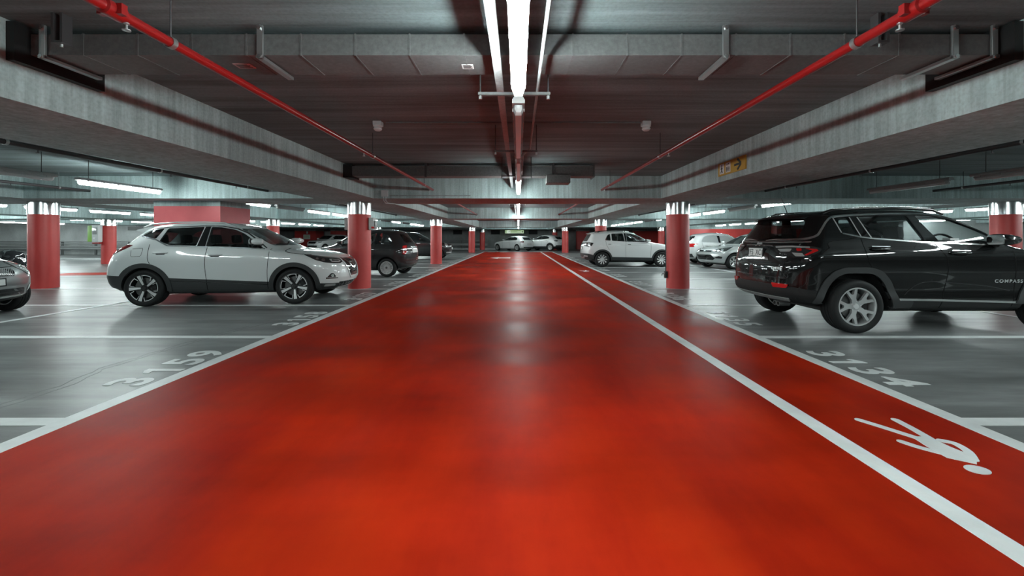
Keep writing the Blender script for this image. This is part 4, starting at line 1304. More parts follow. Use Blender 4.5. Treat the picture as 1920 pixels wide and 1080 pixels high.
    if style != 'hubcap':
        g.lathe([(0, -0.018), (rr * 0.13, -0.020), (rr * 0.15, -0.03)], 24, axis='y')
        for k in range(5):
            a = k * 2 * PI / 5 + 0.5
            g.lathe([(0, -0.026), (0.009, -0.026), (0.009, -0.04)], 6, axis='y', c=(rr * 0.21 * math.cos(a) * (1.25 if style == 'split_spoke' else 1), 0, rr * 0.21 * math.sin(a) * (1.25 if style == 'split_spoke' else 1)))
        g.obj('hub_cap', M['alloy'] if style in ('split_spoke', 'turbine') else M['alloy_dark'], w, 35)
    else:
        g.lathe([(0, 0.016), (rr * 0.14, 0.014), (rr * 0.17, 0.006)], 24, axis='y'); g.obj('hub_cap', M['disc'], w, 35)
    _wheels[key] = w
    return w
# ------------------------------------------------------------------ the individual cars
def arch_ring(c, name, mat, ri, ro, a0=-12, a1=192, off=0.012, wheels=None):
    sp = c.sp
    for wx in (wheels if wheels is not None else (0, sp['wb'])):
        poly = circle_poly(wx, sp['R'], ro, 28, a0, a1) + circle_poly(wx, sp['R'], ri, 28, a0, a1)[::-1]
        c.patch(name, poly, 'side', mat, off, 0.03, both=True, grid=0.045)

# ===== near white crossover (left)
def white_crossover():
    dk = M['glass_dark']
    sp = dict(wb=2.646, R=0.343, tw=0.225, rim=0.262, track=0.885, wheel='two_tone', bot_z=0.2, spin=(8, 30),
        top=[(-0.87, 0.56), (-0.862, 0.64), (-0.845, 0.74), (-0.80, 0.86), (-0.755, 0.98), (-0.70, 1.06), (-0.60, 1.13), (-0.45, 1.27), (-0.30, 1.42), (-0.23, 1.49), (0.0, 1.55), (0.4, 1.59), (0.85, 1.60), (1.2, 1.585), (1.5, 1.53),
             (1.8, 1.40), (2.1, 1.245), (2.36, 1.10), (2.5, 1.06), (2.85, 1.02), (3.15, 0.965), (3.33, 0.905), (3.43, 0.84), (3.49, 0.76), (3.525, 0.66), (3.54, 0.56), (3.545, 0.50)],
        bot=[(-0.87, 0.54), (-0.84, 0.42), (-0.78, 0.34), (-0.55, 0.27), (-0.3, 0.22), (0.5, 0.20), (2.2, 0.20), (3.0, 0.21), (3.3, 0.24), (3.45, 0.30), (3.52, 0.38), (3.545, 0.48)],
        hw=[(0.19, 0.78), (0.28, 0.83), (0.42, 0.865), (0.58, 0.885), (0.72, 0.90), (0.84, 0.905), (0.93, 0.898), (1.0, 0.882), (1.08, 0.862), (1.14, 0.842), (1.3, 0.765), (1.46, 0.685), (1.55, 0.63), (1.6, 0.58)],
        Df=[(0.3, 0.72), (0.8, 0.80), (1.0, 0.72), (1.12, 0.52), (1.5, 0.40)], Dr=[(0.3, 0.50), (0.9, 0.50), (1.1, 0.62), (1.5, 0.5)],
        crown=[(-0.8, 0.04), (-0.2, 0.08), (0.8, 0.085), (1.6, 0.07), (2.3, 0.04), (3.4, 0.035)],
        arch=0.395, clad=(0.552, -0.052), cabin=(-0.25, 2.30, 0.55),
        side_glass=[([(-0.135, 1.325), (0.02, 1.425), (0.235, 1.462), (0.145, 1.262)], dk),
                    ([(0.30, 1.468), (0.93, 1.497), (0.885, 1.132), (0.40, 1.150), (0.215, 1.222)], dk),
                    ([(1.055, 1.498), (1.25, 1.49), (1.48, 1.445), (1.66, 1.365), (1.88, 1.225), (2.075, 1.085), (1.055, 1.12)], dk)],
        screen=[(-0.66, 1.135), (0.66, 1.135), (0.575, 1.47), (-0.575, 1.47)], screen_x=1.3, screen_mat=M['glass_mid'],
        back=[(-0.52, 1.16), (0.52, 1.16), (0.47, 1.40), (-0.47, 1.40)], back_x=0.0, back_mat=M['glass_dark'])
    a = math.atan2(7.744 - 7.439, -4.239 + 6.797)
    # contact point of the near rear wheel -> car origin
    sc = 0.974
    ox = -6.797 - math.sin(a) * 0.885 * sc; oy = 7.439 + math.cos(a) * 0.885 * sc
    c = Car('crossover_car', 'white crossover with dark lower cladding parked nose-out left of the aisle', 'car', (ox, oy), a, sc, sp, M['white_car'])
    cl = M['clad']
    arch_ring(c, 'arch_cladding', cl, 0.385, 0.468, -8, 188)
    # window surround
    c.patch('pillar_trim', [(0.95, 1.50), (1.045, 1.502), (1.045, 1.115), (0.90, 1.125)], 'side', M['gloss_black'], 0.002, 0.006, both=True)
    c.patch('pillar_trim', [(0.245, 1.465), (0.30, 1.47), (0.205, 1.225), (0.15, 1.262)], 'side', M['alloy_soft'], 0.002, 0.006, both=True)
    c.line('window_strip', [(-0.15, 1.318), (0.15, 1.25), (0.38, 1.137), (0.90, 1.115), (1.5, 1.10), (2.10, 1.072)], 0.022, 'side', M['chrome'], 0.004)
    c.line('window_strip', [(-0.13, 1.345), (0.03, 1.445), (0.30, 1.487), (0.95, 1.515), (1.25, 1.51), (1.5, 1.462), (1.7, 1.375), (1.92, 1.235), (2.12, 1.085)], 0.014, 'side', M['black'], 0.003)
    # panel gaps
    c.line('door_seam', [(1.085, 1.11), (1.066, 0.9), (1.066, 0.7), (1.078, 0.47), (1.082, 0.27)], 0.010, 'side', M['seam'], smooth_line=True)
    c.line('door_seam', [(0.075, 1.16), (0.075, 1.0), (0.085, 0.88), (0.12, 0.80)], 0.009, 'side', M['seam'], smooth_line=True)
    c.line('door_seam', [(2.20, 1.075), (2.185, 0.85), (2.165, 0.6), (2.160, 0.30)], 0.009, 'side', M['seam'], smooth_line=True)
    c.line('bonnet_seam', [(2.40, 1.075), (2.50, 1.01), (2.70, 0.975), (2.93, 0.955)], 0.008, 'side', M['seam'], smooth_line=True)
    c.line('sill_strip', [(0.45, 0.475), (1.0, 0.447), (1.6, 0.412), (2.18, 0.385)], 0.012, 'side', M['gloss_black'], 0.004)
    c.line('fuel_flap', [(-0.20, 1.08), (-0.03, 1.09), (-0.02, 1.07), (-0.035, 0.955), (-0.055, 0.94), (-0.19, 0.935), (-0.205, 0.95), (-0.215, 1.05)], 0.006, 'side', M['seam'], both=False)
    c.handle(0.29, 1.005, 0.25, 0.036); c.handle(1.24, 0.962, 0.26, 0.036)
    c.mirror(1.99, 1.215, 0.80, (0.20, 0.20, 0.15))
    for o in [o for o in c.root.children if o.name.startswith('wing_mirror')]: pass
    # roof rails, spoiler, aerial
    for m in (-1, 1):
        g = G(); g.tube([(-0.20, m * 0.585, 1.480), (-0.05, m * 0.59, 1.545), (0.4, m * 0.595, 1.585), (0.9, m * 0.595, 1.593), (1.25, m * 0.59, 1.578), (1.46, m * 0.585, 1.50)], 0.014, 10)
        g.obj('roof_rail', M['alloy_soft'], c.root, 50)
    g = G()
    pl = [(-0.10, 1.54), (-0.26, 1.50), (-0.46, 1.468), (-0.485, 1.455), (-0.46, 1.44), (-0.38, 1.42), (-0.28, 1.40)]
    n = 11
    rings = [[g.bm.verts.new((x + 0.10 * abs(t) ** 2.2 * (1 if x < -0.3 else 0.3), t * 0.52, z - 0.025 * t * t)) for x, z in pl] for t in [-1 + 2 * k / (n - 1) for k in range(n)]]
    for r0, r1 in zip(rings, rings[1:]):
        for k in range(len(pl)): g.face((r0[k], r0[(k + 1) % len(pl)], r1[(k + 1) % len(pl)], r1[k]))
    g.face(rings[0]); g.face(rings[-1])
    g.obj('roof_spoiler', M['white_car'], c.root, 30)
    # tail lamps
    c.patch('tail_lamp', rounded([(-0.80, 1.10), (-0.60, 1.155), (-0.22, 1.148), (-0.34, 1.075), (-0.60, 0.96), (-0.80, 0.93)], 0.02), 'side', M['lamp_red_dark'], 0.006, 0.03, both=True)
    c.patch('tail_lamp', rounded([(-0.50, 1.115), (-0.38, 1.12), (-0.42, 1.095), (-0.52, 1.09)], 0.01), 'side', M['lamp_red'], 0.010, 0.02, both=True)
    c.patch('tail_lamp', rounded([(-0.76, 1.08), (-0.70, 1.10), (-0.66, 1.00), (-0.72, 0.96)], 0.01), 'side', M['lamp_clear'], 0.010, 0.02, both=True)
    c.patch('rear_trim', [(-0.35, 0.86), (0.35, 0.86), (0.35, 0.90), (-0.35, 0.90)], 180, M['chrome'], 0.006, 0.02)
    c.plate(-2, 0.76, 180, '', 0.44, 0.11) if False else None
    # headlamps, 45 degrees to the front corner
    V = (-52, 3.2, -0.7)
    H = lambda P: [((p[0] - 0.20) * 1.28 - 0.39, p[1]) for p in P]
    K = lambda P: [(p[0] - 0.47, p[1]) for p in P]
    def both(name, poly, mat, off, thick=0.02, view=V, label=None):
        for o in c.patch(name, poly, view, mat, off, thick, both=True, grid=0.035): 
            if label: o['label'] = label
    both('headlamp', rounded(H([(0.20, 0.955), (0.42, 0.905), (0.66, 0.868), (0.74, 0.845), (0.765, 0.80), (0.72, 0.768), (0.60, 0.772), (0.46, 0.795), (0.33, 0.85)]), 0.02), M['lamp_dark'], 0.005)
    both('headlamp_reflector', rounded(H([(0.53, 0.862), (0.70, 0.838), (0.735, 0.81), (0.70, 0.788), (0.56, 0.80)]), 0.02), M['lamp_clear'], 0.009)
    both('headlamp_reflector', rounded(H([(0.57, 0.845), (0.69, 0.828), (0.69, 0.81), (0.57, 0.822)]), 0.008), M['lamp_dark'], 0.012)
    both('headlamp_reflector', H(circle_poly(0.44, 0.845, 0.026, 16)), M['chrome'], 0.010)
    both('headlamp_reflector', H(circle_poly(0.36, 0.873, 0.020, 16)), M['chrome'], 0.010)
    c.patch('headlamp_brow', strip_poly(densify(H([(0.20, 0.962), (0.42, 0.914), (0.66, 0.877), (0.745, 0.853)]), 0.04, False), 0.010), V, M['chrome'], 0.008, 0.01, both=True)
    # grille: V-motion chrome around a dark mesh
    c.patch('grille', rounded([(-0.40, 0.865), (0.40, 0.865), (0.30, 0.60), (0.24, 0.50), (-0.24, 0.50), (-0.30, 0.60)], 0.03), 0, M['gloss_black'], 0.004, 0.02)
    for m in (-1, 1):
        c.patch('grille_chrome', strip_poly(smoothline([(m * 0.39, 0.87), (m * 0.27, 0.80), (m * 0.17, 0.715), (m * 0.10, 0.672), (0, 0.66)], 5), 0.034), 0, M['chrome'], 0.012, 0.03)
        c.patch('grille_edge', strip_poly(smoothline([(m * 0.44, 0.80), (m * 0.36, 0.66), (m * 0.30, 0.52), (m * 0.22, 0.462), (0, 0.455)], 5), 0.028), 0, M['white_car'], 0.016, 0.03)
    c.patch('grille_badge', circle_poly(0, 0.775, 0.062, 28), 0, M['chrome'], 0.014, 0.02)
    c.patch('grille_badge', circle_poly(0, 0.775, 0.046, 28), 0, M['gloss_black'], 0.016, 0.02)
    c.patch('grille_badge', [(-0.085, 0.762), (0.085, 0.762), (0.085, 0.788), (-0.085, 0.788)], 0, M['chrome'], 0.018, 0.02)
    for k in range(4):
        c.patch('grille_slat', [(-0.26, 0.52 + k * 0.035), (0.26, 0.52 + k * 0.035), (0.26, 0.53 + k * 0.035), (-0.26, 0.53 + k * 0.035)], 0, M['clad'], 0.010, 0.012)
    # fog lamp pockets, skid trims
    both('fog_lamp', rounded(K([(0.44, 0.505), (0.62, 0.505), (0.575, 0.575), (0.52, 0.585)]), 0.02), M['gloss_black'], 0.004)
    both('fog_lamp_trim', rounded(K([(0.42, 0.475), (0.66, 0.475), (0.66, 0.49), (0.42, 0.50)]), 0.006), M['gloss_black'], 0.005)
    both('fog_lamp', K(circle_poly(0.545, 0.535, 0.03, 18)), M['lamp_clear'], 0.008)
    both('bumper_reflector', rounded(K([(0.40, 0.325), (0.62, 0.325), (0.62, 0.365), (0.42, 0.365)]), 0.01), M['lamp_clear'], 0.006)
    c.patch('lower_grille', rounded([(-0.52, 0.30), (0.52, 0.30), (0.60, 0.40), (-0.60, 0.40)], 0.03), 0, M['gloss_black'], 0.006, 0.02)
    c.patch('skid_plate', rounded([(-0.45, 0.24), (0.45, 0.24), (0.50, 0.29), (-0.50, 0.29)], 0.02), 0, M['alloy_soft'], 0.008, 0.02)
    c.line('wiper', [(-0.55, 1.15), (-0.2, 1.155), (0.05, 1.20)], 0.014, 0, M['black'], 0.012, 0.012, both=False)
    c.seats((1.25, 0.25), (-0.36, 0.36), 0.50, M['seat'], 0.60)
    c.dash(2.05, 1.13, 0.66, -0.36)
    return c

# ===== black SUV (right)
def black_suv():
    R = 0.352
    sp = dict(wb=2.636, R=R, tw=0.225, rim=0.246, track=0.895, wheel='split_spoke', bot_z=0.24, spin=(0, 20),
        top=[(-0.86, 0.62), (-0.855, 0.72), (-0.845, 0.84), (-0.82, 0.98), (-0.785, 1.10), (-0.74, 1.18), (-0.62, 1.38), (-0.555, 1.50), (-0.50, 1.565), (-0.3, 1.61), (0.1, 1.648), (0.6, 1.662), (1.1, 1.65), (1.4, 1.605),
             (1.6, 1.54), (1.9, 1.39), (2.15, 1.25), (2.33, 1.14), (2.48, 1.10), (2.9, 1.065), (3.25, 1.02), (3.40, 0.975), (3.48, 0.90), (3.515, 0.80), (3.53, 0.68), (3.535, 0.58)],
        bot=[(-0.86, 0.60), (-0.85, 0.50), (-0.82, 0.43), (-0.70, 0.36), (-0.45, 0.30), (0.4, 0.27), (2.2, 0.27), (3.0, 0.27), (3.3, 0.30), (3.47, 0.40), (3.535, 0.56)],
        hw=[(0.24, 0.80), (0.34, 0.85), (0.46, 0.880), (0.54, 0.872), (0.68, 0.882), (0.86, 0.902), (0.98, 0.905), (1.06, 0.893), (1.15, 0.865), (1.22, 0.845), (1.36, 0.775), (1.52, 0.695), (1.60, 0.645), (1.66, 0.59)],
        Df=[(0.3, 0.55), (0.9, 0.55), (1.1, 0.5), (1.5, 0.38)], Dr=[(0.3, 0.42), (0.9, 0.42), (1.12, 0.40), (1.3, 0.36), (1.6, 0.36)], nr=2.7,
        crown=[(-0.8, 0.04), (-0.45, 0.06), (0.8, 0.075), (1.6, 0.06), (2.4, 0.05), (3.4, 0.05)],
        archpoly=[(-0.50, 0.20), (-0.445, 0.45), (-0.36, 0.64), (-0.27, 0.745), (-0.16, 0.79), (0.16, 0.79), (0.27, 0.745), (0.36, 0.64), (0.445, 0.45), (0.50, 0.20)],
        clad=(0.435, -0.0), clad_mat=M['black'], cabin=(-0.40, 2.30, 0.60), step=0.04, rows=44,
        side_glass=[([(-0.165, 1.515), (0.035, 1.528), (0.085, 1.272), (-0.125, 1.325)], M['glass_mid']),
                    ([(0.145, 1.532), (0.825, 1.552), (0.925, 1.205), (0.245, 1.257)], M['glass_mid']),
                    ([(0.935, 1.552), (1.15, 1.545), (1.42, 1.475), (1.66, 1.375), (1.90, 1.245), (1.935, 1.17), (1.105, 1.202)], M['glass_clear'])],
        screen=[(-0.68, 1.165), (0.68, 1.165), (0.60, 1.525), (-0.60, 1.525)], screen_x=1.35,
        back=[(-0.66, 1.215), (0.66, 1.215), (0.585, 1.50), (-0.585, 1.50)], back_x=0.0, back_mat=M['glass_dark'])
    c = Car('sport_utility_car', 'black SUV with chrome window line parked tail-out right of the aisle', 'car', (4.42, 5.347 + 0.895), 0.0, 1.0, sp, M['black_car'])
    ch = M['chrome']
    # wheel-arch cladding following the squared arch
    base = [(-0.47, 0.395), (-0.445, 0.45), (-0.36, 0.64), (-0.27, 0.745), (-0.16, 0.79), (0.16, 0.79), (0.27, 0.745), (0.36, 0.64), (0.445, 0.45), (0.50, 0.33)]
    outer = [(-0.565, 0.395), (-0.535, 0.47), (-0.435, 0.69), (-0.32, 0.815), (-0.18, 0.865), (0.18, 0.865), (0.32, 0.815), (0.435, 0.69), (0.535, 0.47), (0.60, 0.33)]
    for wx in (0, 2.636):
        c.patch('arch_cladding', [(wx + a, b) for a, b in rounded(outer, 0.05)] + [(wx + a, b) for a, b in rounded(base, 0.05)][::-1], 'side', M['clad'], 0.016, 0.05, both=True, grid=0.045)
    c.patch('mud_flap', rounded([(0.49, 0.285), (0.72, 0.285), (0.74, 0.43), (0.50, 0.43)], 0.03), 'side', M['clad'], 0.012, 0.03, both=True)
    # chrome lines
    c.line('sill_chrome', [(0.54, 0.445), (1.1, 0.437), (2.10, 0.41)], 0.026, 'side', ch, 0.008, 0.02)
    c.line('belt_chrome', [(-0.13, 1.31), (0.10, 1.258), (0.245, 1.24), (0.93, 1.19), (1.10, 1.185), (1.95, 1.152)], 0.018, 'side', ch, 0.006, 0.01)
    c.line('roof_chrome', [(-0.74, 1.22), (-0.58, 1.235), (-0.46, 1.28), (-0.38, 1.36), (-0.28, 1.47), (-0.18, 1.532), (0.0, 1.552), (0.5, 1.573), (1.0, 1.575), (1.2, 1.562), (1.45, 1.50), (1.70, 1.39), (1.94, 1.265), (2.02, 1.20)], 0.022, 'side', ch, 0.006, 0.012, smooth_line=True)
    c.line('rear_chrome', [(-0.80, 1.196), (-0.4, 1.19), (0, 1.187), (0.4, 1.19), (0.80, 1.196)], 0.016, 180, ch, 0.006, 0.012, both=False)
    for a, b in (((-0.175, 1.52), (-0.135, 1.32)), ((0.05, 1.53), (0.10, 1.268)), ((0.155, 1.53), (0.23, 1.255))):
        c.line('window_frame', [a, b], 0.014, 'side', M['alloy_soft'], 0.003)
    c.patch('pillar_trim', [(0.835, 1.553), (0.925, 1.553), (1.095, 1.20), (0.935, 1.205)], 'side', M['gloss_black'], 0.002, 0.006, both=True)
    # panel gaps
    c.line('door_seam', [(1.02, 1.19), (1.10, 1.08), (1.165, 0.95), (1.17, 0.75), (1.14, 0.55), (1.105, 0.33)], 0.010, 'side', M['seam'], smooth_line=True)
    c.line('door_seam', [(0.085, 1.26), (0.10, 1.12), (0.135, 0.95), (0.18, 0.865)], 0.009, 'side', M['seam'], smooth_line=True)
    c.line('door_seam', [(2.02, 1.14), (2.05, 0.9), (2.06, 0.6), (2.04, 0.33)], 0.010, 'side', M['seam'], smooth_line=True)
    c.line('body_crease', [(0.62, 0.50), (0.75, 0.62), (0.92, 0.675), (1.2, 0.665), (1.7, 0.62), (2.0, 0.56)], 0.012, 'side', M['charcoal_car'], 0.003, 0.008, smooth_line=True)
    c.handle(0.30, 1.105, 0.24, 0.04, M['gloss_black']); c.handle(1.33, 1.055, 0.26, 0.04, M['gloss_black'])
    for x, z in ((0.30, 1.135), (1.33, 1.085)): c.line('handle_chrome', [(x - 0.12, z - 0.005), (x + 0.12, z - 0.008)], 0.010, 'side', ch, 0.03, 0.01)
    c.line('shoulder_line', [(0.42, 1.09), (0.8, 1.075), (1.18, 1.06)], 0.008, 'side', M['charcoal_car'], 0.003)
    c.mirror(1.80, 1.225, 0.84, (0.20, 0.22, 0.17), M['black_car'])
    # roof rails
    for m in (-1, 1):
        g = G(); g.tube([(-0.25, m * 0.60, 1.585), (-0.12, m * 0.605, 1.632), (0.3, m * 0.61, 1.655), (0.9, m * 0.61, 1.657), (1.25, m * 0.605, 1.635), (1.40, m * 0.60, 1.575)], [0.02, 0.022, 0.022, 0.022, 0.022, 0.018], 10)
        g.obj('roof_rail', M['gloss_black'], c.root, 50)
        g = G(); g.tube([(-0.14, m * 0.615, 1.648), (0.3, m * 0.622, 1.674), (0.9, m * 0.622, 1.676), (1.22, m * 0.617, 1.655)], 0.007, 8); g.obj('rail_strip', ch, c.root, 50)
    g = G(); g.tube([(-0.36, 0.0, 1.575), (-0.22, 0, 1.60)], [0.03, 0.012], 10); g.tube([(-0.32, 0, 1.585), (-0.42, 0, 1.85)], [0.009, 0.003], 6)
    g.obj('aerial', M['black'], c.root, 50)
    g = G()
    pl = [(-0.30, 1.612), (-0.50, 1.580), (-0.61, 1.545), (-0.625, 1.53), (-0.58, 1.525), (-0.50, 1.53)]
    n = 9
    rings = [[g.bm.verts.new((x - 0.02 + 0.12 * abs(t) ** 3, t * 0.56, z - 0.02 * t * t)) for x, z in pl] for t in [-1 + 2 * k / (n - 1) for k in range(n)]]
    for r0, r1 in zip(rings, rings[1:]):
        for k in range(len(pl)): g.face((r0[k], r0[(k + 1) % len(pl)], r1[(k + 1) % len(pl)], r1[k]))
    g.face(rings[0]); g.face(rings[-1])
    g.obj('roof_spoiler', M['black_car'], c.root, 35)
    # tail lamps wrapping the corner
    V = (-130, -0.6, -0.7)
    def both(name, poly, mat, off, thick=0.02, label=None):
        for o in c.patch(name, poly, V, mat, off, thick, both=True, grid=0.03):
            if label: o['label'] = label
    both('tail_lamp', rounded([(-0.345, 1.135), (-0.10, 1.150), (0.13, 1.135), (0.225, 1.105), (0.20, 1.06), (0.09, 0.995), (-0.06, 0.985), (-0.17, 1.02), (-0.30, 1.045)], 0.03), M['lamp_dark'], 0.010, 0.03)
    both('lamp_lens', rounded([(-0.31, 1.125), (-0.10, 1.138), (0.10, 1.128), (0.10, 1.112), (-0.10, 1.118), (-0.30, 1.105)], 0.006), M['lamp_clear'], 0.014, 0.01)
    both('lamp_lens', rounded([(0.05, 1.105), (0.17, 1.10), (0.19, 1.08), (0.07, 1.015), (0.04, 1.02), (0.13, 1.08)], 0.01), M['lamp_red'], 0.014, 0.01)
    both('lamp_lens', rounded([(-0.05, 1.105), (0.01, 1.105), (0.015, 1.075), (-0.04, 1.07)], 0.01), M['lamp_red'], 0.014, 0.01)
    both('lamp_lens', rounded([(-0.28, 1.09), (-0.10, 1.10), (-0.12, 1.06), (-0.24, 1.055)], 0.01), M['lamp_clear'], 0.013, 0.01)
    both('lamp_lens', rounded([(-0.10, 1.05), (0.02, 1.045), (0.05, 1.005), (-0.05, 1.0)], 0.01), M['lamp_clear'], 0.013, 0.01)
    # lower bumper in matt plastic, reflectors, skid plate, exhaust
    c.patch('rear_bumper', rounded([(-0.82, 0.42), (0.82, 0.42), (0.82, 0.575), (0.60, 0.60), (-0.60, 0.60), (-0.82, 0.575)], 0.02), 180, M['black'], 0.012, 0.03, grid=0.05)
    c.patch('rear_bumper', [(-0.70, 0.40), (-0.54, 0.40), (-0.53, 0.50), (-0.51, 0.555), (-0.70, 0.58)], 'side', M['black'], 0.0125, 0.03, both=True)
    for m in (-1, 1): c.patch('bumper_reflector', rounded([(m * 0.46, 0.565), (m * 0.66, 0.57), (m * 0.68, 0.62), (m * 0.44, 0.625)], 0.015), 180, M['lamp_red'], 0.018, 0.015)
    c.patch('skid_plate', rounded([(-0.60, 0.385), (0.60, 0.385), (0.66, 0.435), (-0.66, 0.435)], 0.015), 180, M['galv'], 0.016, 0.03)
    for k, y in enumerate((-0.50, -0.42)):
        g = G(); g.lathe([(0.028, -0.10), (0.036, -0.10), (0.036, 0.05), (0.028, 0.05)], 20, axis='y', close=True)
        g.bm.transform(Matrix.Translation((-0.74, y, 0.335)) @ Matrix.Rotation(PI / 2, 4, 'Z'))
        g.obj('exhaust_pipe', M['disc'], c.root, 40)
    c.line('tailgate_seam', [(-0.66, 0.70), (-0.60, 0.78), (-0.60, 0.90), (-0.70, 0.93)], 0.010, 180, M['charcoal_car'], 0.004, both=True)
    c.line('tailgate_seam', [(-0.66, 0.70), (0.66, 0.70)], 0.012, 180, M['charcoal_car'], 0.004, both=False)
    c.line('tailgate_crease', [(-0.62, 0.91), (-0.2, 0.895), (0.2, 0.895), (0.62, 0.91)], 0.016, 180, M['gloss_black'], 0.012, both=False)
    c.patch('plate_recess', rounded([(-0.32, 0.93), (0.32, 0.93), (0.30, 1.125), (-0.30, 1.125)], 0.03), 180, M['gloss_black'], 0.003, 0.01)
    c.line('tailgate_chrome', [(-0.33, 1.135), (0, 1.14), (0.33, 1.135)], 0.012, 180, ch, 0.012, both=False)
    c.plate(0.0, 1.03, 180, '1FS  XC1', 0.36, 0.125, 0.012)
    c.text('Jeep', 0.0, 1.165, 0.075, 180, M['alloy'], 'badge_lettering', 0.002)
    c.text('LIMITED', 0.50, 0.825, 0.045, 180, M['alloy'], 'badge_lettering', 0.001, 1.1)
    c.text('4x4', -0.52, 0.835, 0.05, 180, M['alloy'], 'badge_lettering', 0.001, 1.1)
    c.text('COMPASS', 1.975, 0.685, 0.058, 'side', M['galv'], 'badge_lettering', 0.001, 1.3, xscale=1.2)
    # nose: slotted grille and lamps
    c.patch('grille', rounded([(-0.50, 0.90), (0.50, 0.90), (0.48, 0.80), (-0.48, 0.80)], 0.03), 0, M['gloss_black'], 0.004, 0.02)
    for k in range(7):
        y = -0.39 + k * 0.13
        c.patch('grille_slot', rounded([(y - 0.05, 0.885), (y + 0.05, 0.885), (y + 0.045, 0.815), (y - 0.045, 0.815)], 0.02), 0, ch, 0.008, 0.01)
    for o in c.patch('headlamp', rounded([(-0.30, 0.955), (0.20, 0.90), (0.22, 0.80), (-0.05, 0.82), (-0.25, 0.89)], 0.02), (-52, 3.2, -0.7), M['lamp_clear'], 0.006, 0.02, both=True): pass
    c.seats((1.22, 0.22), (-0.37, 0.37), 0.55, M['seat'], 0.62)
    c.dash(2.02, 1.20, 0.68, -0.37)
    g = G(); g.box(-0.10, 0.02, -0.05, 0.05, -0.02, 0.01, 0.005); g.bm.transform(Matrix.Translation((1.36, -0.79, 1.235))); g.obj('window_sticker', M['sticker'], c.root)
    return c

# ===== helpers shared by the simpler cars
def seams(c, lines):
    for l in lines: c.line('door_seam', l, 0.009, 'side', M['seam'], smooth_line=len(l) > 2)
def hatch_top(o=0.0): pass

